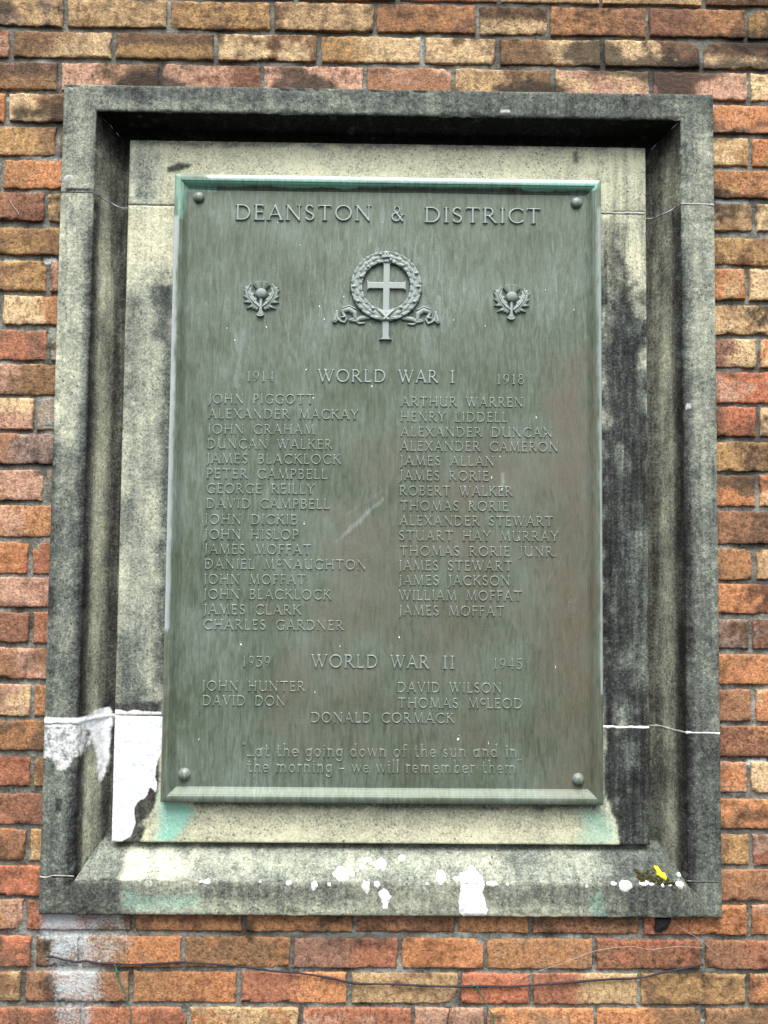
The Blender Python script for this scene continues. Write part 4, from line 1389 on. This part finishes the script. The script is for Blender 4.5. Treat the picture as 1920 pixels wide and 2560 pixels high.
GL['h'] = (1.06, lst(0.2, 1.62) + arc(0.52, 0.62, 0.3, 0.34, 180, 0, LK, LN) + [sg(0.82, 0.62, 0.82, 0.05, LK), sg(0.7, 0.04, 0.98, 0.04, 0.08)])
GL['i'] = (0.42, lst(0.22) + [sg(0.22, 1.36, 0.22, 1.36, 0.2)])
GL['l'] = (0.42, lst(0.22, 1.62))
GL['m'] = (1.62, lst(0.2) + arc(0.48, 0.62, 0.27, 0.34, 180, 0, LK, LN) + [sg(0.75, 0.62, 0.75, 0.05, LK)] + arc(1.04, 0.62, 0.29, 0.34, 180, 0, LK, LN) + [sg(1.33, 0.62, 1.33, 0.05, LK), sg(1.24, 0.04, 1.5, 0.04, 0.08), sg(0.64, 0.04, 0.86, 0.04, 0.08)])
GL['n'] = (1.06, lst(0.2) + arc(0.52, 0.62, 0.3, 0.34, 180, 0, LK, LN) + [sg(0.82, 0.62, 0.82, 0.05, LK), sg(0.7, 0.04, 0.98, 0.04, 0.08)])
GL['o'] = (0.98, arc(0.48, 0.5, 0.37, 0.45, 0, 360, LK, LN, 22))
GL['r'] = (0.72, lst(0.2) + arc(0.5, 0.62, 0.28, 0.34, 170, 60, LK, LN))
GL['s'] = (0.74, arc(0.36, 0.73, 0.24, 0.21, 40, 230, LK * 0.9, LN) + [sg(0.2, 0.6, 0.52, 0.4, LK)] + arc(0.36, 0.26, 0.25, 0.21, 50, -150, LK * 0.9, LN))
GL['t'] = (0.72, [sg(0.3, 1.35, 0.3, 0.25, LK), sg(0.06, 0.95, 0.6, 0.95, 0.1)] + arc(0.48, 0.25, 0.18, 0.2, 180, 320, LK, LN))
GL['u'] = (1.06, [sg(0.2, 0.98, 0.2, 0.36, LK), sg(0.06, 0.95, 0.2, 0.98, 0.09)] + arc(0.5, 0.36, 0.3, 0.31, 180, 360, LK, LN) + lst(0.82))
GL['w'] = (1.4, [sg(0.1, 0.96, 0.4, 0.05, LK), sg(0.4, 0.05, 0.7, 0.96, LN), sg(0.7, 0.96, 1.0, 0.05, LK), sg(1.0, 0.05, 1.3, 0.96, LN)])
GL['-'] = (0.8, [sg(0.1, 0.5, 0.66, 0.5, 0.14)])
GL['~'] = (1.0, [sg(0.15, 0.08, 0.15, 0.08, 0.2), sg(0.5, 0.08, 0.5, 0.08, 0.2), sg(0.85, 0.08, 0.85, 0.08, 0.2)])
GL['<'] = (0.6, [sg(0.15, 1.5, 0.2, 1.75, 0.18, 0.08), sg(0.42, 1.5, 0.47, 1.75, 0.18, 0.08)])
GL['>'] = (0.6, [sg(0.2, 1.75, 0.15, 1.5, 0.18, 0.08), sg(0.47, 1.75, 0.42, 1.5, 0.18, 0.08)])


def relief(sd, x, z, name, parent, height, slope=0.8, extra=None, y0=QPY, masks=(0.3, 0.0, 0.2), below=0.5):
    """heightfield from a signed distance grid (mm); keeps only the cells that rise out of the plate"""
    h = sstep(slope * 0.6, -slope, sd) * height
    if extra is not None:
        h = h + extra * (sd < 0.1)
    hy = h - below
    vis = hy > -below + 0.02
    cell = vis[:-1, :-1] | vis[1:, :-1] | vis[:-1, 1:] | vis[1:, 1:]
    nu, nv = sd.shape
    a = np.arange(nu - 1)[:, None] * nv + np.arange(nv - 1)[None, :]
    q = np.stack([a, a + nv, a + nv + 1, a + 1], -1)[cell]
    used = np.unique(q)
    remap = np.full(nu * nv, -1)
    remap[used] = np.arange(len(used))
    v = np.stack([x.ravel(), (y0 - hy).ravel(), z.ravel()], 1)[used]
    return v, remap[q]


def seg_sdf(X, Z, segs):
    d = np.full(X.shape, 1e9)
    for x0, z0, x1, z1, w0, w1 in segs:
        ex, ez = x1 - x0, z1 - z0
        L2 = ex * ex + ez * ez
        t = np.clip(((X - x0) * ex + (Z - z0) * ez) / (L2 + 1e-9), 0, 1) if L2 > 1e-9 else np.zeros(X.shape)
        d = np.minimum(d, np.hypot(X - x0 - ex * t, Z - z0 - ez * t) - (w0 + (w1 - w0) * t) / 2)
    return d


def text_line(name, words, cap, height, x_lat=None, low=False, slope=0.75, step=0.75, bold=1.0, pale=0.3, label=None, gap=None):
    """words: list of (text, x0, x1, baseline z at x0, baseline z at x1) in mm; each word is fitted to its extent"""
    VV, FF, base = [], [], 0
    for text, x0, x1, z0, z1 in words:
        glyphs = []
        cur = 0.0
        i = 0
        while i < len(text):
            ch = text[i]
            sc, up = 1.0, 0.0
            if ch == '^':
                i += 1
                ch = text[i].upper()
                sc, up = 0.6, 0.36
            if ch == ' ':
                cur += gap or (0.75 if low else 0.8)
                i += 1
                continue
            w, sgs = GL[ch]
            glyphs.append((cur, sc, up, w, sgs))
            cur += w * sc + (0.2 if low else 0.15)
            i += 1
        nat = cur - (0.2 if low else 0.15)
        kx = (x1 - x0) / (nat * cap)
        for off, sc, up, w, sgs in glyphs:
            gx0 = x0 + off * cap * kx
            fx = (gx0 - x0) / max(1e-6, x1 - x0)
            zb = z0 + (z1 - z0) * fx
            csx = cap * sc * min(1.25, max(0.75, kx))
            segs = [(gx0 + a * csx, zb + (b * sc + up) * cap, gx0 + c * csx, zb + (d * sc + up) * cap, e * cap * bold * (0.8 if sc < 1 else 1), f * cap * bold * (0.8 if sc < 1 else 1)) for a, b, c, d, e, f in sgs]
            xs = [s[0] for s in segs] + [s[2] for s in segs]
            zs = [s[1] for s in segs] + [s[3] for s in segs]
            mrg = cap * 0.14 + 1.5
            gx = np.arange(min(xs) - mrg, max(xs) + mrg, step)
            gz = np.arange(min(zs) - mrg, max(zs) + mrg, step)
            X, Z = np.meshgrid(gx, gz, indexing='ij')
            v, q = relief(seg_sdf(X, Z, segs), X, Z, None, None, height, slope)
            VV.append(v)
            FF.append(q + base)
            base += len(v)
    V = np.concatenate(VV)
    mk = bronze_masks(V[:, 0], V[:, 2])
    mk[:, 0] = np.clip(mk[:, 0] + pale * sstep(QPY + 0.2, QPY - height * 0.7, V[:, 1]), 0, 1)
    o = mesh_obj(name, V, np.concatenate(FF), M_BRONZE, plaque, attrs={'mask': mk})
    if label:
        o['label'] = label
    return o


LD = (QPY - 1) / 1000


def W(text, x0, y0, x1, y1=None):
    """word from photo coordinates (1659 wide): left end, baseline there, right end, baseline there"""
    a = at(x0, y0, LD)
    b = at(x1, y0 if y1 is None else y1, LD)
    return (text, a[0], b[0], a[1], b[1])


for wd in (W('DEANSTON', 508.5, 475.5, 802, 477.5), W('&', 845, 478.5, 873, 478.5), W('DISTRICT', 917, 481, 1168.5, 484)):
    text_line('title_word', [wd], 34.5, 4.2, slope=1.0, step=0.9, bold=1.08, pale=0.95)
for wd in (W('WORLD', 686.5, 825, 833.5, 826), W('WAR', 860.5, 826.5, 945.5, 827.5), W('I', 972, 828, 983.5, 828)):
    text_line('heading_word', [wd], 27.5, 3.0, slope=0.9, step=0.8, pale=0.75, bold=1.15)
for wd in (W('WORLD', 672, 1442, 816.5, 1443), W('WAR', 843, 1443.5, 926, 1444.5), W('II', 956, 1445, 982, 1445)):
    text_line('heading_word', [wd], 27.5, 2.8, slope=0.9, step=0.8, pale=0.62, bold=1.15)
for t, x0, y, x1 in (('1914', 532.5, 824, 593.5), ('1918', 1073, 830, 1132.5), ('1939', 523.5, 1440, 584.5), ('1945', 1065.5, 1445, 1129)):
    text_line('date_line', [W(t, x0, y, x1)], 22.0, 2.6, pale=0.6, slope=1.1, bold=1.25)
NAMES = [('JOHN PIGGOTT', 449.5, 871.6, 678), ('ALEXANDER MACKAY', 449.5, 904, 774), ('JOHN GRAHAM', 448, 937, 679.5), ('DUNCAN WALKER', 447, 969, 717.6),
         ('JAMES BLACKLOCK', 445.8, 1001, 736), ('PETER CAMPBELL', 445.8, 1033.5, 707), ('GEORGE REILLY', 445.8, 1065.6, 679), ('DAVID CAMPBELL', 445, 1098, 712),
         ('JOHN DICKIE', 441, 1132, 640.7), ('JOHN HISLOP', 441, 1164.5, 644.7), ('JAMES MOFFAT', 441, 1196.5, 672), ('DANIEL M^cNAUGHTON', 441.5, 1228.6, 791),
         ('JOHN MOFFAT', 439, 1261.5, 659.6), ('JOHN BLACKLOCK', 439, 1294, 715), ('JAMES CLARK', 439, 1327, 650), ('CHARLES GARDNER', 439, 1359.8, 742),
         ('ARTHUR WARREN', 866, 878, 1130), ('HENRY LIDDELL', 864.7, 910.5, 1096), ('ALEXANDER DUNCAN', 865, 943, 1193), ('ALEXANDER CAMERON', 864, 974, 1206),
         ('JAMES ALLAN', 864, 1005.5, 1068), ('JAMES RORIE', 863, 1037.7, 1055.7), ('ROBERT WALKER', 863, 1070.4, 1106.7), ('THOMAS RORIE', 864, 1103, 1098),
         ('ALEXANDER STEWART', 863, 1135, 1194.6), ('STUART HAY MURRAY', 861, 1167.5, 1206), ('THOMAS RORIE JUNR.', 863, 1200.5, 1203), ('JAMES STEWART', 861, 1232, 1106),
         ('JAMES JACKSON', 861, 1264, 1102), ('WILLIAM MOFFAT', 861.5, 1296.5, 1127.6), ('JAMES MOFFAT', 861, 1329.5, 1089),
         ('JOHN HUNTER', 436, 1492.3, 658.5), ('DAVID DON', 437, 1523.8, 616), ('DAVID WILSON', 858, 1495.5, 1083.5), ('THOMAS M^cLEOD', 859, 1529, 1129),
         ('DONALD CORMACK', 671, 1560.5, 981)]
for t, x0, y, x1 in NAMES:
    text_line('name_line', [W(t, x0, y, x1, y + (x1 - x0) * 0.006)], 21.0, 2.6, pale=0.58, slope=1.1, bold=1.22)
text_line('quotation_line', [W('<', 522, 1634, 531), W('~at the going down of the sun and in', 533, 1634.5, 1117, 1636.5)], 16.5, 2.1, low=True, slope=1.2, pale=0.46, bold=1.3)
text_line('quotation_line', [W('the morning - we will remember them', 533.5, 1668.5, 1115, 1671), W('>', 1117, 1671, 1127)], 16.5, 2.1, low=True, slope=1.2, pale=0.46, bold=1.3)

# ------------------------------------------------------------------ wreath badge
def badge_mesh(name, sd, h, X, Z, parent, pale=0.35, y0=QPY):
    """relief from a height grid h (mm above the plate), kept where sd < 0.6"""
    hy = np.where(sd < 0, h, -0.6 - np.clip(sd, 0, 2))
    vis = sd < 0.0
    cell = vis[:-1, :-1] | vis[1:, :-1] | vis[:-1, 1:] | vis[1:, 1:]
    nu, nv = sd.shape
    a = np.arange(nu - 1)[:, None] * nv + np.arange(nv - 1)[None, :]
    q = np.stack([a, a + nv, a + nv + 1, a + 1], -1)[cell]
    used = np.unique(q)
    remap = np.full(nu * nv, -1)
    remap[used] = np.arange(len(used))
    v = np.stack([X.ravel(), (y0 - hy).ravel(), Z.ravel()], 1)[used]
    mk = bronze_masks(v[:, 0], v[:, 2])
    hv = y0 - v[:, 1]
    mk[:, 0] = np.clip(mk[:, 0] + pale * (0.25 + 1.7 * np.clip(hv / max(1.0, hv.max()), 0, 1) ** 1.5), 0, 1.6)
    return mesh_obj(name, v, remap[q], M_BRONZE, parent, attrs={'mask': mk})


def capsule(X, Z, pts, ws, hs, crease=0.0):
    """height and distance of a swept round ridge along pts with widths ws and heights hs"""
    sd = np.full(X.shape, 1e9)
    h = np.full(X.shape, -1e9)
    for i in range(len(pts) - 1):
        (x0, z0), (x1, z1) = pts[i], pts[i + 1]
        ex, ez = x1 - x0, z1 - z0
        t = np.clip(((X - x0) * ex + (Z - z0) * ez) / (ex * ex + ez * ez + 1e-9), 0, 1)
        w = ws[i] + (ws[i + 1] - ws[i]) * t
        hh = hs[i] + (hs[i + 1] - hs[i]) * t
        d = np.hypot(X - x0 - ex * t, Z - z0 - ez * t)
        r = np.clip(d / (w / 2 + 1e-6), 0, 1)
        s = d - w / 2
        prof_h = hh * (0.35 + 0.65 * np.sqrt(np.clip(1 - r * r, 0, 1))) - crease * np.exp(-(d / 0.7) ** 2)
        h = np.where(s < 0, np.maximum(h, prof_h), h)
        sd = np.minimum(sd, s)
    return sd, h


def merge(A, B):
    return np.minimum(A[0], B[0]), np.maximum(A[1], B[1])


WC = at_src(965.5, 717, LD)
MMP = 0.2170 * 0.855                                       # mm per zoom pixel of the wreath close-up
wreath_badge = bpy.data.objects.new('wreath_badge', None)
COL.objects.link(wreath_badge)
wreath_badge.parent = plaque
wreath_badge.location = (WC[0] / 1000, 0, (WC[1] - QZ0) / 1000)


def zc(px, py):
    """close-up pixel -> mm on the plate"""
    return at_src(780 + px * 0.217, 600 + py * 0.217, LD)


def parent_offset_mesh(*a, **k):
    return badge_mesh(*a, **k)


g = np.arange(-88, 88, 0.8)
X, Z = np.meshgrid(WC[0] + g, WC[1] + g, indexing='ij')
RX, RZ = X - WC[0], Z - WC[1]
R0, RW = 65.0, 26.0
rr = np.hypot(RX, RZ)
ringd = np.abs(rr - R0) - RW / 2
ringh = 4.0 + 4.0 * np.sqrt(np.clip(1 - (np.abs(rr - R0) / (RW / 2 + 1)) ** 2, 0, 1))
sd, h = ringd, np.where(ringd < 0, ringh, -1e9)
rng = np.random.RandomState(11)
for side in (-1, 1):
    for kk in range(11):
        for lane, lr in ((0, -8.5), (1, 0.0), (2, 8.5)):
            a0 = math.radians(-84 + kk * 16.2 + (8 if lane == 1 else 0))
            a1 = a0 + math.radians(21)
            if kk == 10 and lane == 1:
                continue
            r0_, r1_ = R0 + lr * 0.75, R0 + lr * 1.32
            am = (a0 + a1) / 2
            pts = [(WC[0] + side * math.cos(a) * r, WC[1] + math.sin(a) * r) for a, r in ((a0, r0_), (am, (r0_ + r1_) / 2), (a1, r1_))]
            A = capsule(X, Z, pts, [6.5, 10.5, 1.5], [7.6 - kk * 0.04, 9.8, 10.8], 2.4)
            sd, h = merge((sd, h), A)
    for kk in range(6):
        a = math.radians(-58 + kk * 27 + rng.uniform(-4, 4))
        r = R0 + rng.choice([-7, 6])
        bx, bz = WC[0] + side * math.cos(a) * r, WC[1] + math.sin(a) * r
        d = np.hypot(X - bx, Z - bz)
        h = np.where(d < 3.6, np.maximum(h, 9.0 + np.sqrt(np.clip(3.6 ** 2 - d * d, 0, None))), h)
for bx, bz in ((-3, 68), (3.5, 68), (0, 72), (0, 64), (-5, 63.5), (5.5, 64)):
    d = np.hypot(RX - bx, RZ - bz)
    h = np.where(d < 3.3, np.maximum(h, 9.5 + np.sqrt(np.clip(3.3 ** 2 - d * d, 0, None))), h)
# binding at the foot
for side in (-1, 1):
    A = capsule(X, Z, [(WC[0] - side * 4, WC[1] - 74), (WC[0] + side * 14, WC[1] - 56)], [9, 8], [12, 11], 0.0)
    sd, h = merge((sd, h), A)
sd = sd + (vnoise(X * 0.2, Z * 0.2, 4) - 0.5) * 1.2
badge_mesh('wreath', sd, h, X, Z, wreath_badge)

# cross standing behind the wreath
def cross_part():
    top, bot = zc(858, 262), zc(850, 1156)
    armz = zc(858, 530)[1]
    lx, rx = zc(634, 530)[0], zc(1084, 530)[0]
    cx = zc(857, 530)[0]
    W2 = 7.6
    g1 = np.arange(min(lx, rx) - 4, max(lx, rx) + 4, 0.7)
    g2 = np.arange(bot[1] - 4, top[1] + 4, 0.7)
    X, Z = np.meshgrid(g1, g2, indexing='ij')
    tilt = (X - cx) + (Z - armz) * -0.008
    fl = lambda d, e: 6.5 * np.clip(1 - d / 7.0, 0, 1) ** 2
    v = np.maximum(np.abs(tilt) - W2 - fl(top[1] - Z, 0) - fl(Z - bot[1], 0) * 1.1, np.maximum(Z - top[1], bot[1] - Z))
    hz = np.maximum(np.abs(Z - armz) - W2 - fl(X - lx, 0) * 0.8 - fl(rx - X, 0) * 0.8, np.maximum(lx - X, X - rx))
    d = np.minimum(v, hz)
    rust = np.exp(-(np.hypot(X - cx - 2, Z - armz - 2) / 9) ** 2)
    o = badge_mesh('cross', d, np.minimum(6.5, 3.5 + -d * 3.0), X, Z, wreath_badge, 0.45)
    return o


cross_part()

# ribbons with scrolled ends
def ribbon(mirror):
    def q(px, py):
        px = px if not mirror else 1712 - px
        py = py + (12 if mirror else 0)
        return zc(px, py)
    strokes = [
        ([q(655, 890), q(560, 905), q(505, 935), q(440, 930)], [12, 11, 9, 6], [5, 5, 5, 4.5]),
        ([q(600, 960), q(545, 965), q(500, 940)], [5, 6, 6], [4, 4, 4]),
        ([q(500, 905), q(490, 840), q(430, 800), q(360, 815)], [9, 13, 14, 12], [6, 7, 7.5, 6.5]),
        ([q(500, 800), q(430, 765), q(350, 790)], [4, 4.5, 4], [8, 8, 8]),
        ([q(440, 925), q(480, 910), q(500, 895)], [5, 5, 5], [5, 5, 5]),
        ([q(350, 830), q(375, 880), q(400, 915), q(375, 955), q(330, 940), q(300, 905)], [8, 8, 6, 5.5, 6, 7], [6, 6, 5.5, 5.5, 6, 6]),
        ([q(345, 895), q(390, 885)], [4, 4], [7, 7]),
        ([q(300, 925), q(285, 830)], [6, 7.5], [6, 6.5]),
        ([q(285, 835), q(262, 930)], [7, 7], [6, 7]),
    ]
    xs = [p[0] for s in strokes for p in s[0]]
    zs = [p[1] for s in strokes for p in s[0]]
    X, Z = np.meshgrid(np.arange(min(xs) - 12, max(xs) + 12, 0.7), np.arange(min(zs) - 12, max(zs) + 12, 0.7), indexing='ij')
    A = None
    for p, w, hh in strokes:
        c = capsule(X, Z, p, w, hh, 0.0)
        A = c if A is None else merge(A, c)
    ex, ez = q(262, 938)
    d = np.hypot(X - ex, Z - ez)
    A = merge(A, (d - 5.2, np.where(d < 5.2, 6.5 + 1.6 * np.cos(d * 2.1), -1e9)))
    badge_mesh('ribbon', A[0], A[1], X, Z, wreath_badge, 0.3)


ribbon(False)
ribbon(True)

# ------------------------------------------------------------------ thistle badges
def thistle(cx_src, cy_src, label):
    c = at_src(cx_src, cy_src, LD)
    root = bpy.data.objects.new('thistle_badge', None)
    COL.objects.link(root)
    root.parent = plaque
    root.location = (c[0] / 1000, 0, (c[1] - QZ0) / 1000)
    if label:
        root['label'] = label
    K = 0.0777
    g = np.arange(-46, 46, 0.6)
    X, Z = np.meshgrid(c[0] + g, c[1] + g, indexing='ij')
    L = lambda px, py: (c[0] + (px - 812) * K, c[1] - (py - 742) * K)
    # crown of florets
    ox, oz = L(812, 640)
    dx, dz = X - ox, Z - oz
    r = np.hypot(dx, dz)
    ang = np.degrees(np.arctan2(dx, dz))
    d = np.maximum(np.maximum(r - 30.5 + 0.9 * np.cos(np.radians(ang * 9)), 9 - r), (np.abs(ang) - 41) * 0.35)
    h = 3.6 + 1.6 * np.abs(np.sin(np.radians(ang * 4.6))) + 2.0 * (r / 30)
    badge_mesh('flower_crown', d, h, X, Z, root, 0.12)
    # bulb
    bx, bz = L(812, 602)
    q = np.hypot((X - bx) / 12.8, (Z - bz) / 12.0)
    d = (q - 1) * 12
    h = 3.0 + 8.0 * np.sqrt(np.clip(1 - q * q, 0, 1)) + 0.55 * np.sin((X + Z) * 2.1) * (q < 0.95) + 0.4 * np.sin((X - Z) * 1.5) * (q < 0.95)
    badge_mesh('bulb', d, h, X, Z, root, 0.45)
    # stalk
    A = capsule(X, Z, [L(805, 740), L(800, 950), L(800, 1100), L(800, 1180)], [7.5, 7.0, 8.5, 15.5], [6, 7.5, 7.5, 7.0])
    ex, ez = L(795, 1195)
    e = np.hypot((X - ex) / 8.3, (Z - ez) / 4.6)
    A = merge(A, ((e - 1) * 4.6, np.where(e < 1, 5.2 + 1.8 * sstep(0.5, 0.95, e), -1e9)))
    badge_mesh('stalk', A[0], A[1], X, Z, root, 0.4)
    # leaves
    for s in (-1, 1):
        M = lambda px, py: L(px if s < 0 else 1622 - px, py)
        rib = [M(760, 980), M(600, 850), M(480, 690), M(430, 520), M(500, 330)]
        A = capsule(X, Z, rib, [7, 15, 19, 17, 2.0], [6.8, 7.2, 7.0, 6.6, 6.2], 0.0)
        for (ax, ay), (tx, ty), w in (((640, 930), (400, 1030), 9), ((560, 830), (318, 850), 10), ((500, 740), (305, 665), 10), ((460, 620), (300, 490), 10), ((450, 500), (330, 410), 9),
                                      ((700, 960), (560, 1050), 9), ((720, 980), (660, 1100), 8), ((600, 770), (690, 790), 10), ((560, 640), (600, 600), 8), ((500, 500), (530, 430), 6)):
            A = merge(A, capsule(X, Z, [M(ax, ay), ((M(ax, ay)[0] + M(tx, ty)[0]) / 2, (M(ax, ay)[1] + M(tx, ty)[1]) / 2), M(tx, ty)], [w, w * 0.85, 1.2], [6.4, 6.0, 4.6], 0.9))
        # raised midrib, furrows either side
        for i in range(len(rib) - 1):
            (x0, z0), (x1, z1) = rib[i], rib[i + 1]
            ex_, ez_ = x1 - x0, z1 - z0
            t = np.clip(((X - x0) * ex_ + (Z - z0) * ez_) / (ex_ ** 2 + ez_ ** 2), 0, 1)
            dd = np.hypot(X - x0 - ex_ * t, Z - z0 - ez_ * t)
            A = (A[0], A[1] + 1.3 * np.exp(-(dd / 1.1) ** 2) - 0.7 * np.exp(-((dd - 2.4) / 1.0) ** 2))
        badge_mesh('leaf', A[0], A[1], X, Z, root, 0.42)


thistle(653.5, 747, None)
thistle(1279, 755.5, None)

# ================================================================== loose things
def tube(name, pts, r, mat, seg=6, sub=6, parent=None):
    P = [Vector(p) for p in pts]
    # catmull-rom
    C = []
    for i in range(len(P) - 1):
        p0, p1, p2, p3 = P[max(i - 1, 0)], P[i], P[i + 1], P[min(i + 2, len(P) - 1)]
        for s in range(sub):
            t = s / sub
            C.append(0.5 * ((2 * p1) + (p2 - p0) * t + (2 * p0 - 5 * p1 + 4 * p2 - p3) * t * t + (3 * p1 - p0 - 3 * p2 + p3) * t ** 3))
    C.append(P[-1])
    v, f = [], []
    n = len(C)
    for i, c in enumerate(C):
        d = (C[min(i + 1, n - 1)] - C[max(i - 1, 0)]).normalized()
        a = d.cross(Vector((0, 1, 0))).normalized()
        b = d.cross(a).normalized()
        ri = r(i / (n - 1)) if callable(r) else r
        for j in range(seg):
            th = 2 * math.pi * j / seg
            v.append(tuple(c + a * (math.cos(th) * ri) + b * (math.sin(th) * ri)))
    for i in range(n - 1):
        for j in range(seg):
            f.append((i * seg + j, i * seg + (j + 1) % seg, (i + 1) * seg + (j + 1) % seg, (i + 1) * seg + j))
    f.append(tuple(range(seg))[::-1])
    f.append(tuple((n - 1) * seg + j for j in range(seg)))
    return mesh_obj(name, v, f, mat, parent)


def on_wall(pts, ox, oy, y, sc=0.3858):
    return [(*[at_src(ox + px * sc, oy + py * sc, y / 1000)[0]], y, at_src(ox + px * sc, oy + py * sc, y / 1000)[1]) for px, py in pts]


wire_pts = on_wall([(300, 598), (350, 602), (400, 618), (450, 627), (500, 636), (560, 628), (610, 640), (700, 645), (900, 651), (1100, 641), (1200, 637), (1450, 655)], 0, 2160, -6) \
    + on_wall([(0, 572), (100, 590), (300, 606), (500, 640), (650, 670), (900, 676), (1200, 690), (1500, 688)], 640, 2200, -6) \
    + on_wall([(0, 690), (300, 670), (600, 645), (830, 634), (950, 606), (1150, 566), (1240, 545)], 1280, 2200, -6)
set_props(tube('wire', wire_pts, lambda t: 2.3 + 0.7 * math.sin(t * 90) * math.sin(t * 37), M_WIRE), 'thin dark sagging wire strung along the bricks below the stone frame', 'wire')
tw = on_wall([(742, 650), (755, 690), (768, 740), (800, 820), (830, 900), (848, 970), (850, 1060)], 0, 2160, -9)
set_props(tube('green_twine', tw, lambda t: 1.1 + 1.9 * math.exp(-((t - 0.2) / 0.07) ** 2), M_TWINE), 'green twine hanging from the wire beside the white lime stain', 'twine')
tw = on_wall([(1400, 690), (1422, 684), (1440, 705), (1470, 770), (1510, 840), (1535, 880), (1545, 960)], 640, 2200, -9)
set_props(tube('green_twine', tw, lambda t: 1.3 + 1.2 * math.exp(-((t - 0.14) / 0.06) ** 2), M_TWINE), 'green twine knotted on the wire over a bright red brick', 'twine')
tw = on_wall([(1256, 838), (1246, 880), (1240, 940)], 640, 2200, -1.5)  # thin crack in the brick, added as a raised dark tube
set_props(tube('crack_line', tw, 0.9, M_WIRE), 'short dark crack line on a pinkish brick at the bottom edge, left of the knotted twine', 'crack')
set_props(tube('cobweb_strand', on_wall([(0, 655), (200, 580), (330, 540), (450, 490), (560, 455), (700, 435), (800, 434), (900, 450), (1060, 432), (1240, 440)], 1280, 2200, -7), 0.42, M_WEB),
          'long pale cobweb strand sagging across the bricks above the wire', 'cobweb')
set_props(tube('cobweb_strand', on_wall([(1040, 262), (1090, 305), (1160, 350), (1230, 390), (1290, 450), (1345, 490)], 1280, 2200, -7), 0.42, M_WEB),
          'short pale cobweb strand hanging from the sill corner down to a brick joint', 'cobweb')
set_props(tube('dry_stem', on_wall([(105, 1325), (150, 1400), (195, 1460), (205, 1490)], 0, 200, -3, 0.226), 0.9, M_WEB),
          'short straw coloured dry stem stuck on a maroon brick left of the frame', 'straw')


def jagged(name, outline, y_front, y_back, mat):
    n = len(outline)
    v = [(x, y_front, z) for x, z in outline] + [(x, y_back, z) for x, z in outline]
    cx = sum(p[0] for p in outline) / n
    cz = sum(p[1] for p in outline) / n
    v.append((cx, y_front - 2, cz))
    f = [(2 * n, (i + 1) % n, i) for i in range(n)] + [(i, (i + 1) % n, n + (i + 1) % n, n + i) for i in range(n)]
    return mesh_obj(name, v, f, mat, None, smooth=False)


ol = [at_src(1280 + px * 0.3858, 2200 + py * 0.3858, -0.008) for px, py in ((930, 250), (1030, 250), (1022, 285), (1010, 312), (985, 325), (955, 338), (938, 340), (925, 318), (935, 290))]  # solid lump standing in for a dark patch below the sill
set_props(jagged('black_lump', ol, -9, 2, M_BLACK), 'jagged black lump for a dark patch under the right end of the stone sill', 'scrap')

# yellow leaf and moss on the sill
lx0, _ = at_src(1300 + 832 * 0.4114, 1650 + 1282 * 0.4114, 0.02)


def sill_pt(px, py, lift):
    """zoom pixel of the lower right close-up -> point on the sill slope"""
    x, z = at_src(1300 + px * 0.4114, 1650 + py * 0.4114, 0.02)
    s = np.interp(z, (ZB + OB)[I_ARRIS:I_ARRIS + 10], SILL_S[I_ARRIS:I_ARRIS + 10])
    return sill_pos(x, s, lift)


lf = [(800, 1245), (820, 1252), (838, 1262), (848, 1275), (862, 1285), (866, 1308), (856, 1318), (840, 1308), (830, 1312), (815, 1298), (800, 1290), (806, 1272), (796, 1262)]
top_v = [sill_pt(832 + (px - 832) * 0.88, 1284 + (py - 1284) * 0.88, 5 + 3 * math.sin(i * 1.7)) for i, (px, py) in enumerate(lf)]
ctr = sill_pt(832, 1284, 8.5)
n = len(lf)
v = top_v + [p + np.array([0.2, 0.8, -0.4]) for p in top_v] + [ctr, ctr + np.array([0, 0.9, -0.5])]
f = [(2 * n, (i + 1) % n, i) for i in range(n)] + [(2 * n + 1, n + i, n + (i + 1) % n) for i in range(n)] + [(i, (i + 1) % n, n + (i + 1) % n, n + i) for i in range(n)]
set_props(mesh_obj('fallen_leaf', v, f, M_LEAF, None), 'crumpled bright yellow fallen leaf in the right corner of the stone sill', 'leaf')

rng = np.random.RandomState(21)
mv, mf = [], []
base = 0
for i in range(80):
    t = rng.rand()
    px = 688 + 200 * t + rng.normal(0, 14)
    py = 1284 + 44 * min(t, 0.75) + rng.normal(0, 11)
    c = sill_pt(px, py, 1.0)
    r = rng.uniform(2.0, 4.6)
    for ph in np.linspace(0.1, math.pi / 2, 4):
        for j in range(8):
            th = j * math.pi / 4
            k = r * rng.uniform(0.7, 1.25)
            mv.append((c[0] + math.sin(ph) * math.cos(th) * k, c[1] - math.cos(ph) * k * 0.7 - math.sin(ph) * math.sin(th) * k * 0.5, c[2] + math.cos(ph) * k * 0.7 - math.sin(ph) * math.sin(th) * k * 0.4))
    for a in range(3):
        for j in range(8):
            mf.append((base + a * 8 + j, base + a * 8 + (j + 1) % 8, base + (a + 1) * 8 + (j + 1) % 8, base + (a + 1) * 8 + j))
    mf.append(tuple(base + j for j in range(8)))
    base += 32
set_props(mesh_obj('moss_clump', mv, mf, M_MOSS, None), 'dark olive moss clump lying beside the yellow leaf on the sill', 'moss')
